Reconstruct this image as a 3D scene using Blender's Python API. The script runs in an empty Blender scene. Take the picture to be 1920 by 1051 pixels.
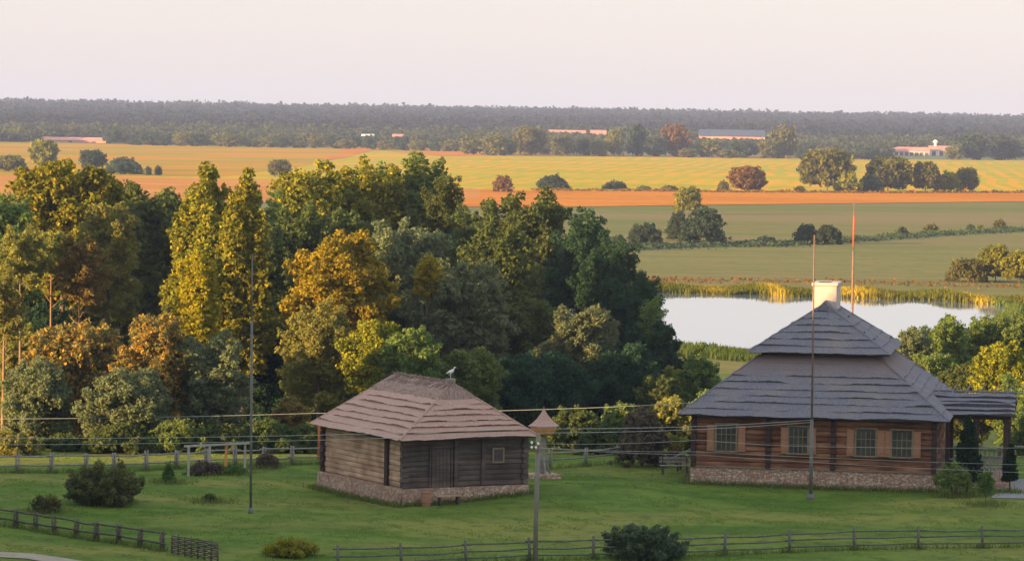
import bpy, bmesh, math, random
import numpy as np
from mathutils import Vector, Matrix

random.seed(7)
RNG = np.random.default_rng(11)
SC = bpy.context.scene
COL = SC.collection
R_ = math.radians

# ------------------------------------------------------------------ camera
FPX = 7000.0                      # focal length in pixels of the 1920 wide picture
CAMZ = 17.75
PITCH, ROLL = R_(2.566), R_(0.9)
fwd = Vector((0, math.cos(PITCH), -math.sin(PITCH)))
r0 = Vector((1, 0, 0)); u0 = Vector((0, math.sin(PITCH), math.cos(PITCH)))
right = r0 * math.cos(ROLL) + u0 * math.sin(ROLL)
up = u0 * math.cos(ROLL) - r0 * math.sin(ROLL)
CAM = Vector((0, 0, CAMZ))
cd = bpy.data.cameras.new('camera'); cam = bpy.data.objects.new('camera', cd); COL.objects.link(cam)
cd.sensor_width = 36; cd.sensor_fit = 'HORIZONTAL'; cd.lens = FPX / 1920 * 36
cd.clip_start = 0.5; cd.clip_end = 20000
m = Matrix((right, up, -fwd)).transposed().to_4x4(); m.translation = CAM
cam.matrix_world = m
SC.camera = cam

def ray(px, py):
    return fwd + right * ((px - 960) / FPX) - up * ((py - 525.5) / FPX)
def P(px, py, depth):
    d = ray(px, py); return CAM + d * (depth / d.y)
def G(px, py, z):
    d = ray(px, py); return CAM + d * ((z - CAMZ) / d.z)

# ------------------------------------------------------------------ helpers
def tag(o, label=None, cat=None, group=None, kind=None):
    if label: o['label'] = label
    if cat: o['category'] = cat
    if group: o['group'] = group
    if kind: o['kind'] = kind
    return o
def empty(name, loc=(0, 0, 0), rz=0.0):
    o = bpy.data.objects.new(name, None); COL.objects.link(o)
    o.location = loc; o.rotation_euler = (0, 0, rz); o.empty_display_size = .3
    return o
def link(name, me, parent=None, loc=None):
    o = bpy.data.objects.new(name, me); COL.objects.link(o)
    if parent: o.parent = parent
    if loc is not None: o.location = loc
    return o

class MB:
    """collects simple shapes; build() makes one mesh object"""
    def __init__(s): s.v = []; s.f = []; s.mi = []
    def add(s, vs, fs, mi=0):
        n = len(s.v); s.v += [tuple(v) for v in vs]
        for f in fs: s.f.append(tuple(i + n for i in f)); s.mi.append(mi)
    def box(s, x0, x1, y0, y1, z0, z1, mi=0):
        vs = [(x0,y0,z0),(x1,y0,z0),(x1,y1,z0),(x0,y1,z0),(x0,y0,z1),(x1,y0,z1),(x1,y1,z1),(x0,y1,z1)]
        s.add(vs, [(3,2,1,0),(4,5,6,7),(0,1,5,4),(1,2,6,5),(2,3,7,6),(3,0,4,7)], mi)
    def bbox(s, x0, x1, y0, y1, z0, z1, b=.02, mi=0):
        """box with chamfered long edges (all vertical and horizontal corners clipped)"""
        bm = bmesh.new()
        r = bmesh.ops.create_cube(bm, size=1)
        for v in bm.verts:
            v.co = Vector(((x0+x1)/2 + v.co.x*(x1-x0), (y0+y1)/2 + v.co.y*(y1-y0), (z0+z1)/2 + v.co.z*(z1-z0)))
        bmesh.ops.bevel(bm, geom=list(bm.edges), offset=b, segments=1, affect='EDGES')
        bm.verts.index_update()
        s.add([v.co[:] for v in bm.verts], [[v.index for v in f.verts] for f in bm.faces], mi); bm.free()
    def tube(s, pts, rad, n=8, mi=0, cap=True):
        pts = [Vector(p) for p in pts]
        if not hasattr(rad, '__len__'): rad = [rad] * len(pts)
        base = len(s.v); k = len(pts)
        ref = None
        for i, p in enumerate(pts):
            d = (pts[min(i+1, k-1)] - pts[max(i-1, 0)]).normalized()
            if ref is None: ref = Vector((1,0,0)) if abs(d.x) < .8 else Vector((0,1,0))
            a = (ref - d * ref.dot(d)).normalized(); b = d.cross(a); ref = a
            for j in range(n):
                t = 2*math.pi*j/n
                s.v.append(tuple(p + (a*math.cos(t) + b*math.sin(t)) * rad[i]))
        for i in range(k-1):
            for j in range(n):
                j2 = (j+1) % n
                s.f.append((base+i*n+j, base+i*n+j2, base+(i+1)*n+j2, base+(i+1)*n+j)); s.mi.append(mi)
        if cap:
            s.f.append(tuple(base+j for j in reversed(range(n)))); s.mi.append(mi)
            s.f.append(tuple(base+(k-1)*n+j for j in range(n))); s.mi.append(mi)
    def beam(s, a, b, w, h, mi=0):
        """rectangular bar from a to b"""
        a = Vector(a); b = Vector(b); d = (b-a).normalized()
        x = d.cross(Vector((0,0,1)))
        if x.length < .01: x = Vector((1,0,0))
        x.normalize(); y = x.cross(d)
        vs = []
        for p in (a, b):
            for sx, sy in ((-1,-1),(1,-1),(1,1),(-1,1)):
                vs.append(p + x*(sx*w/2) + y*(sy*h/2))
        s.add(vs, [(0,1,2,3),(7,6,5,4),(0,4,5,1),(1,5,6,2),(2,6,7,3),(3,7,4,0)], mi)
    def mesh(s, name, mats, smooth=False):
        me = bpy.data.meshes.new(name); me.from_pydata(s.v, [], s.f)
        for mt in (mats if isinstance(mats, (list, tuple)) else [mats]): me.materials.append(mt)
        me.polygons.foreach_set('material_index', s.mi)
        if smooth: me.polygons.foreach_set('use_smooth', [True]*len(s.f))
        me.update(); return me
    def build(s, name, mats, parent=None, smooth=False, loc=None):
        return link(name, s.mesh(name, mats, smooth), parent, loc)

def quads_mesh(name, V, mat, tint=None, nper=4):
    """V: (n*nper,3) array of separate polygons with nper corners"""
    me = bpy.data.meshes.new(name); nv = len(V); nf = nv // nper
    me.vertices.add(nv); me.vertices.foreach_set('co', np.asarray(V, np.float32).ravel())
    me.loops.add(nv); me.loops.foreach_set('vertex_index', np.arange(nv, dtype=np.int32))
    me.polygons.add(nf); me.polygons.foreach_set('loop_start', np.arange(0, nv, nper, dtype=np.int32))
    me.polygons.foreach_set('loop_total', np.full(nf, nper, np.int32))
    me.update(calc_edges=True)
    if tint is not None:
        at = me.attributes.new('tint', 'FLOAT', 'POINT'); at.data.foreach_set('value', np.repeat(np.asarray(tint, np.float32), nper))
    me.materials.append(mat); return me

# ------------------------------------------------------------------ materials
def new_mat(name):
    mt = bpy.data.materials.new(name); mt.use_nodes = True
    nt = mt.node_tree; nt.nodes.clear()
    out = nt.nodes.new('ShaderNodeOutputMaterial')
    return mt, nt, out
class NT:
    def __init__(s, name):
        s.m, s.t, s.out = new_mat(name)
    def n(s, kind, **kw):
        nd = s.t.nodes.new('ShaderNode' + kind)
        for k, v in kw.items():
            if k in nd.inputs.keys(): nd.inputs[k].default_value = v
            else: setattr(nd, k, v)
        return nd
    def l(s, a, b): s.t.links.new(a, b)
    def coords(s, kind='Object', scale=(1,1,1), rot=(0,0,0)):
        tc = s.n('TexCoord'); mp = s.n('Mapping'); mp.inputs['Scale'].default_value = scale; mp.inputs['Rotation'].default_value = rot
        s.l(tc.outputs[kind], mp.inputs['Vector']); return mp.outputs['Vector']
    def world(s, scale=(1,1,1), rot=(0,0,0)):
        g = s.n('NewGeometry'); mp = s.n('Mapping'); mp.inputs['Scale'].default_value = scale; mp.inputs['Rotation'].default_value = rot
        s.l(g.outputs['Position'], mp.inputs['Vector']); return mp.outputs['Vector']
    def noise(s, vec, scale, detail=4, rough=.6, dist=0):
        nd = s.n('TexNoise'); nd.inputs['Scale'].default_value = scale; nd.inputs['Detail'].default_value = detail
        nd.inputs['Roughness'].default_value = rough; nd.inputs['Distortion'].default_value = dist
        s.l(vec, nd.inputs['Vector']); return nd.outputs['Fac']
    def ramp(s, fac, stops):
        r = s.n('ValToRGB'); e = r.color_ramp.elements
        while len(e) < len(stops): e.new(.5)
        for i, (p, c) in enumerate(stops): e[i].position = p; e[i].color = (*c, 1)
        s.l(fac, r.inputs['Fac']); return r.outputs['Color']
    def mix(s, a, b, fac, mode='MIX'):
        x = s.n('Mix', data_type='RGBA', blend_type=mode)
        for val, sock in ((fac, x.inputs[0]), (a, x.inputs[6]), (b, x.inputs[7])):
            if hasattr(val, 'is_linked'): s.l(val, sock)
            else: sock.default_value = val if not isinstance(val, tuple) else (*val, 1) if len(val) == 3 else val
        return x.outputs[2]
    def bump(s, h, strength=.4, dist=.05):
        b = s.n('Bump'); b.inputs['Strength'].default_value = strength; b.inputs['Distance'].default_value = dist
        s.l(h, b.inputs['Height']); return b.outputs['Normal']
    def pbr(s, color, rough=.85, spec=.25, normal=None, metallic=0):
        p = s.n('BsdfPrincipled')
        if hasattr(color, 'is_linked'): s.l(color, p.inputs['Base Color'])
        else: p.inputs['Base Color'].default_value = (*color, 1)
        p.inputs['Roughness'].default_value = rough; p.inputs['Metallic'].default_value = metallic
        p.inputs['Specular IOR Level'].default_value = spec
        if normal is not None: s.l(normal, p.inputs['Normal'])
        s.l(p.outputs['BSDF'], s.out.inputs['Surface']); return s.m

def leaf_mat(name, dark, light, accent=None, trans=.45, amount=.1):
    t = NT(name)
    mean = [(a+b)/2 for a, b in zip(dark, light)]; dark = tuple(a+(m_-a)*.3 for a, m_ in zip(dark, mean)); light = tuple(a+(m_-a)*.15 for a, m_ in zip(light, mean))
    a = t.n('Attribute'); a.attribute_name = 'tint'
    oi = t.n('ObjectInfo')
    c = t.ramp(a.outputs['Fac'], [(0.0, dark), (.8, light)] if accent is None else [(0.0, dark), (.72-amount, light), (1.0, accent)])
    hsv = t.n('HueSaturation')
    mr = t.n('MapRange'); t.l(oi.outputs['Random'], mr.inputs['Value']); mr.inputs['To Min'].default_value = .488; mr.inputs['To Max'].default_value = .512
    t.l(mr.outputs['Result'], hsv.inputs['Hue']); hsv.inputs['Saturation'].default_value = 1.0
    mv = t.n('MapRange'); t.l(oi.outputs['Random'], mv.inputs['Value']); mv.inputs['To Min'].default_value = .9; mv.inputs['To Max'].default_value = 1.12
    t.l(mv.outputs['Result'], hsv.inputs['Value'])
    t.l(c, hsv.inputs['Color'])
    d = t.n('BsdfDiffuse'); tr = t.n('BsdfTranslucent'); mx = t.n('MixShader'); mx.inputs[0].default_value = trans
    t.l(hsv.outputs['Color'], d.inputs['Color']); t.l(hsv.outputs['Color'], tr.inputs['Color'])
    t.l(d.outputs[0], mx.inputs[1]); t.l(tr.outputs[0], mx.inputs[2]); t.l(mx.outputs[0], t.out.inputs['Surface'])
    return t.m

def wood_mat(name, c1, c2, c3, grain=(1.2, 1.2, 9), rough=.85, band=3.5):
    t = NT(name)
    v = t.coords('Object', grain)
    n1 = t.noise(v, 1.6, 5, .65); v2 = t.coords('Object', (.35, .35, band)); n2 = t.noise(v2, 1.0, 2, .5)
    v3 = t.coords('Object', (1, 1, 1)); n3 = t.noise(v3, .9, 3, .6)
    c = t.ramp(n1, [(.3, c1), (.7, c2)])
    c = t.mix(c, c3, t.ramp(n2, [(.45, (0,0,0)), (.62, (1,1,1))]))
    c = t.mix(c, t.mix(c, (.6,.55,.5), 1.0, 'MULTIPLY'), t.ramp(n3, [(.4, (0,0,0)), (.7, (1,1,1))]))
    return t.pbr(c, rough, .15, t.bump(n1, .5, .03))

def noise_mat(name, c1, c2, scale=3.0, rough=.9, bump=.3, stretch=(1,1,1), spec=.2, metallic=0):
    t = NT(name); v = t.coords('Object', stretch); n = t.noise(v, scale, 5, .65)
    return t.pbr(t.ramp(n, [(.3, c1), (.7, c2)]), rough, spec, t.bump(n, bump, .03), metallic)

def shingle_mat(name, c1, c2, c3, c4, old=None):
    t = NT(name)
    v = t.coords('Object', (7.5, 7.5, 1.3)); n1 = t.noise(v, 1.8, 5, .7)
    v2 = t.coords('Object'); n2 = t.noise(v2, .55, 4, .6); n3 = t.noise(v2, 11.0, 2, .6)
    c = t.ramp(n1, [(.28, c1), (.72, c2)])
    c = t.mix(c, c3, t.ramp(n2, [(.48, (0,0,0)), (.72, (.75,.75,.75))]))
    c = t.mix(c, c4, t.ramp(n3, [(.6, (0,0,0)), (.8, (.5,.5,.5))]))
    if old:      # bleached brown weathering high on the slope, streaking down
        zc, z1, col = old; g = t.n('TexCoord'); sp = t.n('SeparateXYZ'); t.l(g.outputs['Object'], sp.inputs[0])
        ns = t.noise(t.coords('Object', (1.1, 1.1, .25)), 1.0, 4, .6); ad = t.n('Math', operation='MULTIPLY_ADD'); t.l(ns, ad.inputs[0]); ad.inputs[1].default_value = 1.5; t.l(sp.outputs['Z'], ad.inputs[2])
        mr = t.n('MapRange'); t.l(ad.outputs[0], mr.inputs['Value']); mr.inputs['From Min'].default_value = zc; mr.inputs['From Max'].default_value = z1
        cut = t.n('Math', operation='LESS_THAN'); t.l(sp.outputs['Z'], cut.inputs[0]); cut.inputs[1].default_value = 6.15
        mm = t.n('Math', operation='MULTIPLY'); t.l(mr.outputs['Result'], mm.inputs[0]); t.l(cut.outputs[0], mm.inputs[1])
        c = t.mix(c, t.mix(c, col, .8), mm.outputs[0])
    return t.pbr(c, .88, .2, t.bump(n1, .6, .04))

def stone_mat(name):
    t = NT(name); v = t.coords('Object', (1, 1, 1.25))
    nz = t.noise(v, 6, 3, .6)
    vo = t.n('TexVoronoi', feature='F1'); vo.inputs['Scale'].default_value = 6.0; t.l(v, vo.inputs['Vector'])
    ve = t.n('TexVoronoi', feature='DISTANCE_TO_EDGE'); ve.inputs['Scale'].default_value = 6.0; t.l(v, ve.inputs['Vector'])
    sep = t.n('SeparateColor'); t.l(vo.outputs['Color'], sep.inputs[0])
    c = t.ramp(sep.outputs[0], [(0, (.40,.23,.165)), (.35, (.54,.35,.255)), (.7, (.62,.45,.345)), (1, (.44,.32,.25))])
    c = t.mix(c, t.mix(c, (.55,.5,.45), 1, 'MULTIPLY'), t.ramp(nz, [(.45,(0,0,0)), (.7,(1,1,1))]))
    edge = t.ramp(ve.outputs['Distance'], [(.0, (0,0,0)), (.10, (1,1,1))])
    c = t.mix((.28,.2,.155), c, edge)
    return t.pbr(c, .9, .2, t.bump(edge, .8, .05))

def field_mat(name, c1, c2, c3, sx=.012, sy=.05, fine=.5, rot=0.0, stripes=None, stripe_col=(0,0,0), stripe_amt=.4, patch=None):
    """field colour: long patches, fine grain, optional wavy windrows (world coordinates)"""
    t = NT(name)
    v = t.world((sx, sy, .05), (0, 0, rot)); n1 = t.noise(v, 1.0, 5, .6)
    v2 = t.world((fine, fine*.6, .1)); n2 = t.noise(v2, 1.0, 4, .7)
    c = t.ramp(n1, [(.40, c1), (.58, c2)])
    c = t.mix(c, c3, t.ramp(n2, [(.46, (0,0,0)), (.66, (.9,.9,.9))]))
    nb = t.noise(t.world((sx*.6, sy*5, .1), (0,0,rot)), 1.0, 4, .7)
    c = t.mix(c, t.mix(c, (.80,.82,.78), 1.0, 'MULTIPLY'), t.ramp(nb, [(.44, (0,0,0)), (.66, (.9,.9,.9))]))
    if patch:
        v4 = t.world((.0045, .010, .01)); n4 = t.noise(v4, 1.0, 3, .5)
        c = t.mix(c, patch, t.ramp(n4, [(.5,(0,0,0)), (.64,(.85,.85,.85))]))
    if stripes:
        v3 = t.world((stripes[0], stripes[1], 0), (0, 0, stripes[2]))
        w = t.n('TexWave', wave_type='BANDS', bands_direction='X'); w.inputs['Scale'].default_value = 1.0
        w.inputs['Distortion'].default_value = stripes[3]*1.8; w.inputs['Detail'].default_value = 4; w.inputs['Detail Scale'].default_value = .35
        t.l(v3, w.inputs['Vector'])
        n5 = t.noise(v, 2.0, 2, .5)
        f = t.mix(t.ramp(w.outputs['Fac'], [(.42,(0,0,0)), (.66,(1,1,1))]), (0,0,0), t.ramp(n5, [(.35,(1,1,1)), (.65,(0,0,0))]))
        sc = t.mix((0,0,0), f, stripe_amt)
        c = t.mix(c, stripe_col, sc)
    return t.pbr(c, .95, .05)

M = {}
M['log'] = wood_mat('red_log', (.112,.046,.026), (.225,.096,.055), (.36,.175,.10), (.5,.5,8), .8, 3.4)
M['log_dark'] = noise_mat('dark_timber', (.035,.020,.016), (.075,.045,.035), 4, .85, .4, (1,1,3))
M['hut_lit'] = wood_mat('lit_weathered_hut_wood', (.34,.215,.145), (.56,.385,.28), (.64,.42,.30), (.6,.6,9), .9, 3.0)  # paler copy: the evening glow on the side wall is in its colour
M['hut_shade'] = wood_mat('shaded_hut_wood', (.058,.046,.042), (.115,.092,.084), (.155,.118,.10), (.6,.6,9), .9, 3.0)  # darker copy: the front wall's shade is in its colour
M['shutter'] = noise_mat('shutter_wood', (.26,.125,.075), (.42,.22,.14), 5, .8, .3, (1,1,6))
M['frame'] = noise_mat('grey_frame_wood', (.17,.125,.085), (.27,.21,.15), 6, .8, .2)
M['grey_wood'] = noise_mat('grey_fence_wood', (.17,.158,.14), (.34,.315,.28), 5, .9, .4, (1,1,1))
M['mid_wood'] = noise_mat('greenish_fence_wood', (.085,.082,.068), (.17,.165,.14), 5, .9, .3)
M['frame_pale'] = noise_mat('pale_weathered_wood', (.30,.28,.24), (.48,.45,.40), 5, .9, .3)
M['old_wood'] = noise_mat('brown_fence_wood', (.075,.062,.052), (.16,.135,.115), 5, .9, .4, (1,1,1))
M['orange_lit_wood'] = noise_mat('wood_lit_orange', (.55,.22,.06), (.72,.34,.10), 6, .7, .2)  # warm sunlight put into the colour of shrine box and trellis post
M['sunlit_bark'] = noise_mat('sunlit_pine_bark', (.33,.10,.035), (.50,.18,.06), 3, .9, .5, (2,2,.6))  # sunlight on the trunk worked into the reddish bark colour
M['shingle'] = shingle_mat('blue_grey_shingles', (.090,.091,.110), (.205,.206,.242), (.215,.185,.172), (.33,.335,.375), (5.5, 6.9, (.20,.135,.115)))
M['hut_roof'] = shingle_mat('pink_brown_shingles', (.32,.195,.155), (.53,.345,.285), (.44,.29,.23), (.58,.44,.375))
M['hut_cap'] = noise_mat('old_thatch_cap', (.17,.12,.095), (.40,.28,.235), 3.5, .95, .8, (6,1.2,1.2))
M['under'] = noise_mat('roof_underside_boards', (.03,.022,.018), (.06,.045,.038), 5)
M['stone'] = stone_mat('field_stone')
M['white'] = noise_mat('whitewash', (.46,.39,.36), (.56,.48,.45), 2.2, .9, .3)
M['soot'] = noise_mat('dark_soot', (.05,.04,.035), (.12,.1,.09), 4)
M['metal'] = noise_mat('galvanised_pole', (.10,.10,.09), (.16,.155,.14), 6, .55, .1, (1,1,.3), .4)
M['rust'] = noise_mat('brown_painted_mast', (.16,.10,.075), (.25,.16,.12), 5, .7, .1)
M['red_lit'] = noise_mat('red_lit_mast', (.60,.09,.03), (.70,.14,.05), 5, .6, .1)  # colour of the sun-reddened stretch of the mast
M['conc'] = noise_mat('grey_pole_timber', (.16,.148,.128), (.27,.248,.216), 4, .85, .2, (3,3,.5))
M['ceramic'] = noise_mat('white_porcelain', (.78,.78,.76), (.85,.85,.82), 6, .3, .05, (1,1,1), .5)
M['wire'] = noise_mat('weathered_wire', (.30,.33,.30), (.42,.44,.40), 9, .6, .0)
M['path'] = noise_mat('grey_paving', (.19,.19,.20), (.27,.27,.28), 2.5, .9, .2)
M['track'] = noise_mat('dirt_track', (.25,.22,.17), (.36,.32,.25), 1.2, .95, .3)
M['bird_white'] = noise_mat('white_feathers', (.74,.73,.70), (.82,.81,.78), 20, .8, .1)
M['bird_black'] = noise_mat('black_feathers', (.012,.012,.014), (.025,.025,.03), 20, .7, .1)
M['bird_red'] = noise_mat('orange_beak', (.5,.09,.03), (.6,.12,.04), 20, .5, .1)
M['teal'] = noise_mat('faded_teal_paint', (.14,.30,.27), (.2,.38,.34), 5, .7, .1)
M['barn_wall'] = noise_mat('brick_barn_wall', (.70,.27,.16), (.78,.36,.23), .2, .9, .0)
M['barn_roof'] = noise_mat('blue_metal_roof', (.05,.07,.125), (.07,.09,.155), .2, .6, .0)
M['barn_red'] = noise_mat('red_sheet_roof', (.55,.22,.17), (.66,.30,.24), .2, .7, .0)
M['barn_white'] = noise_mat('white_render', (.72,.66,.62), (.82,.77,.73), .3, .9, .0)
M['barn_door'] = noise_mat('dark_opening', (.10,.07,.07), (.15,.11,.10), .5, .9, .0)
M['bark'] = noise_mat('brown_bark', (.095,.07,.05), (.19,.14,.10), 3, .95, .6, (2,2,.5))
M['warm_bark'] = noise_mat('reddish_bark', (.15,.09,.058), (.28,.175,.11), 3, .95, .6, (2,2,.5))
def glass_mat():
    t = NT('window_glass'); v = t.coords('Object'); n = t.noise(v, 2.0, 2)
    return t.pbr(t.ramp(n, [(.3, (.025,.028,.022)), (.7, (.065,.07,.05))]), .45, .25)
M['glass'] = glass_mat()

# leaves
L = {}
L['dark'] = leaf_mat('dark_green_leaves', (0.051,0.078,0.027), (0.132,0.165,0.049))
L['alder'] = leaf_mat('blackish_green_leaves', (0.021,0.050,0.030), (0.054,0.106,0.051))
L['mid'] = leaf_mat('mid_green_leaves', (0.078,0.132,0.041), (0.209,0.275,0.073))
L['willow'] = leaf_mat('grey_green_leaves', (0.096,0.127,0.065), (0.217,0.249,0.125))
L['willow_sunlit'] = leaf_mat('grey_willow_sunlit_tips', (.085,.105,.045), (.22,.205,.072), (.78,.42,.05), .4, .24)  # orange accent paints sunlit tips onto the grey-green leaves
L['olive'] = leaf_mat('olive_leaves', (0.137,0.151,0.039), (0.321,0.312,0.076))
L['gold'] = leaf_mat('golden_leaves', (.15,.14,.012), (.36,.30,.018), (.50,.37,.02))
L['goldgreen'] = leaf_mat('gold_green_leaves', (0.075,0.098,0.018), (0.218,0.230,0.028), (0.529,0.414,0.023), .4, .14)  # gold accent adds painted sunlit patches to the yellow-green leaf tint
L['sunlit_gold'] = leaf_mat('olive_leaves_with_sunlit_gold', (.095,.11,.018), (.30,.26,.025), (.54,.40,.02), .4, .26)  # gold accent: autumn tint plus sunlit patches put into the leaf colour
L['rust'] = leaf_mat('rusty_leaves', (.105,.085,.028), (.24,.175,.055), (.32,.19,.05))
L['far_olive'] = leaf_mat('far_olive_leaves', (0.078,0.090,0.023), (0.204,0.196,0.046))
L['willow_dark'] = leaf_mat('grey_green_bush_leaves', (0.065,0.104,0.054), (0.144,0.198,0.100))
L['bush'] = leaf_mat('bush_leaves', (0.075,0.100,0.033), (0.172,0.184,0.060), (0.243,0.170,0.070))
L['far_dark'] = leaf_mat('far_dark_leaves', (0.032,0.055,0.035), (0.077,0.110,0.058))
L['far_rust'] = leaf_mat('far_rust_leaves', (.10,.065,.016), (.26,.14,.03))
L['forest'] = leaf_mat('forest_leaves', (0.022,0.028,0.036), (0.038,0.044,0.049), (0.049,0.047,0.049))
L['thuja'] = leaf_mat('thuja_leaves', (0.011,0.032,0.013), (0.023,0.059,0.022))
L['fresh'] = leaf_mat('fresh_green_leaves', (.055,.12,.022), (.13,.22,.05))
L['yellow'] = leaf_mat('yellow_weeds', (.16,.18,.02), (.34,.32,.04))
L['brown'] = leaf_mat('brown_twigs', (0.083,0.063,0.045), (0.180,0.143,0.098))
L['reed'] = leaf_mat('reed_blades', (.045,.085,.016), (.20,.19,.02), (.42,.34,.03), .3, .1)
L['grass'] = leaf_mat('grass_blades', (.10,.18,.03), (.20,.29,.06))
L['verge'] = leaf_mat('long_verge_grass', (.085,.135,.025), (.21,.24,.07))
L['rough'] = leaf_mat('dry_bank_grass', (.065,.10,.022), (.14,.175,.04))
L['near_wood'] = leaf_mat('near_wood_leaves', (0.038,0.049,0.025), (0.073,0.082,0.038), (0.100,0.084,0.040))

# ------------------------------------------------------------------ terrain
def sstep(a, b, x):
    t = np.clip((x - a) / (b - a), 0, 1); return t*t*(3 - 2*t)
WATER = -3.15
def ground(x, y):
    x = np.asarray(x, float); y = np.asarray(y, float)
    z = 15.5 * (1 - sstep(4, 112, y))
    z = z - 3.2 * sstep(188, 236, y)
    z = z + .42 * np.exp(-((x-3.0)**2/30 + (y-174)**2/26))
    z = z + .10*np.sin(x*.31+1)*np.sin(y*.23) * sstep(120, 140, y) * (1 - sstep(190, 220, y))
    # unseen bank left of the yard, added and shaped to cast the evening shade
    ridge = 13.6 + 4.2*sstep(112, 130, y) + 1.5*np.sin(y*.23) + 1.1*np.sin(y*.61+1.3) + .8*np.sin(y*1.3+.4)
    z = z + ridge * np.exp(-((x+45+.12*(140-y))/7.5)**2) * sstep(-60, 20, y) * (1 - sstep(158, 176, y)) * (1 - .75*sstep(150, 20, y)*0)
    # wooded rise on the horizon
    z = z + 12.6 * sstep(2300, 5300, y)
    return z
xs = np.concatenate([np.linspace(-2400, -90, 34)[:-1], np.arange(-90, 70, 1.0), np.linspace(70, 2400, 34)])
ys = np.concatenate([np.arange(-200, 60, 6.0), np.arange(60, 260, 1.0), np.linspace(260, 600, 40)[:-1], np.linspace(600, 6800, 70)])
X, Y = np.meshgrid(xs, ys); Z = ground(X, Y)
V = np.stack([X, Y, Z], -1).reshape(-1, 3); nx, ny = len(xs), len(ys)
idx = np.arange(nx*ny).reshape(ny, nx)
F = np.stack([idx[:-1,:-1], idx[:-1,1:], idx[1:,1:], idx[1:,:-1]], -1).reshape(-1, 4)
me = bpy.data.meshes.new('ground'); me.from_pydata(V.tolist(), [], F.tolist())
me.polygons.foreach_set('use_smooth', [True]*len(F)); me.update()
def ground_mat():
    t = NT('meadow_grass')
    v = t.world((.16, .30, .2), (0,0,.15)); n1 = t.noise(v, 1.0, 5, .65)
    v2 = t.world((1.1, .75, 1)); n2 = t.noise(v2, 1.0, 6, .75)
    v3 = t.world((.045, .11, .1), (0,0,-.2)); n3 = t.noise(v3, 1.0, 3, .55)
    c = t.ramp(n1, [(.38, (.058,.112,.014)), (.60, (.118,.176,.026))])
    c = t.mix(c, (.195,.196,.045), t.ramp(n3, [(.46,(0,0,0)), (.62,(.9,.9,.9))]))
    c = t.mix(c, (.034,.075,.011), t.ramp(n2, [(.48,(0,0,0)), (.66,(.75,.75,.75))]))
    n6 = t.noise(t.world((2.6, 1.3, 1), (0,0,.5)), 1.0, 5, .75)
    c = t.mix(c, (.17,.215,.05), t.ramp(n6, [(.55,(0,0,0)), (.72,(.6,.6,.6))]))
    # dull valley grass beyond the yard
    g = t.n('NewGeometry'); sp = t.n('SeparateXYZ'); t.l(g.outputs['Position'], sp.inputs[0])
    mr = t.n('MapRange'); t.l(sp.outputs['Y'], mr.inputs['Value']); mr.inputs['From Min'].default_value = 240; mr.inputs['From Max'].default_value = 420
    c = t.mix(c, (.15,.165,.07), mr.outputs['Result'])
    return t.pbr(c, .95, .05, t.bump(n2, .6, .08))
me.materials.append(ground_mat())
tag(link('ground', me), kind='structure')

def sheet(name, pts, z, mat, nu=40):
    """a field: closed outline of (px, py) on the valley floor, as one n-gon sheet"""
    co = [G(px, py, z) for px, py in pts]
    me = bpy.data.meshes.new(name); me.from_pydata([tuple(c) for c in co], [], [list(range(len(co)))])
    me.materials.append(mat); me.update(); bm = bmesh.new(); bm.from_mesh(me)
    bmesh.ops.triangulate(bm, faces=bm.faces[:]); bmesh.ops.recalc_face_normals(bm, faces=bm.faces[:])
    if bm.faces[0].normal.z < 0: bmesh.ops.reverse_faces(bm, faces=bm.faces[:])
    bm.to_mesh(me); bm.free()
    return tag(link(name, me), kind='structure')
ZF = -3.2
def hor(px): return 212 + (px-960)*math.tan(ROLL)
mt_dull = field_mat('shade_toned_grass', (.150,.160,.040), (.190,.170,.054), (.120,.158,.038), .010, .035, .35, 0, None, patch=(.215,.165,.072))  # shade over the middle fields put into these two darker grass colours
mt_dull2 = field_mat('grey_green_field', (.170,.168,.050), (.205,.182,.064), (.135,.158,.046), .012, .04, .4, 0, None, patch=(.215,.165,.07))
mt_orange = field_mat('straw_stubble', (.52,.155,.003), (.62,.22,.008), (.46,.17,.010), .01, .02, .3, 0)
mt_tan = field_mat('tan_stubble', (.50,.20,.035), (.58,.25,.045), (.44,.20,.03), .01, .02, .3, 0)
mt_yellow = field_mat('mown_hay_field', (.40,.325,.006), (.52,.345,.007), (.30,.31,.010), .006, .012, .12, 0, (.045,.012,.35,5.0), (.66,.30,.004), .95, patch=(.33,.33,.012))
mt_ochre = field_mat('ochre_field', (.40,.23,.003), (.34,.245,.005), (.47,.24,.006), .004, .03, .1, 0, (.002,.022,0.05,3.0), (.60,.22,.004), .8, patch=(.28,.24,.012))
mt_brown = field_mat('ploughed_strip', (.27,.12,.06), (.36,.16,.07), (.2,.10,.06), .01, .03, .2)
mt_bank = field_mat('bank_meadow', (.13,.17,.045), (.18,.20,.06), (.20,.19,.07), .05, .12, .6, patch=(.24,.21,.09))
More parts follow.
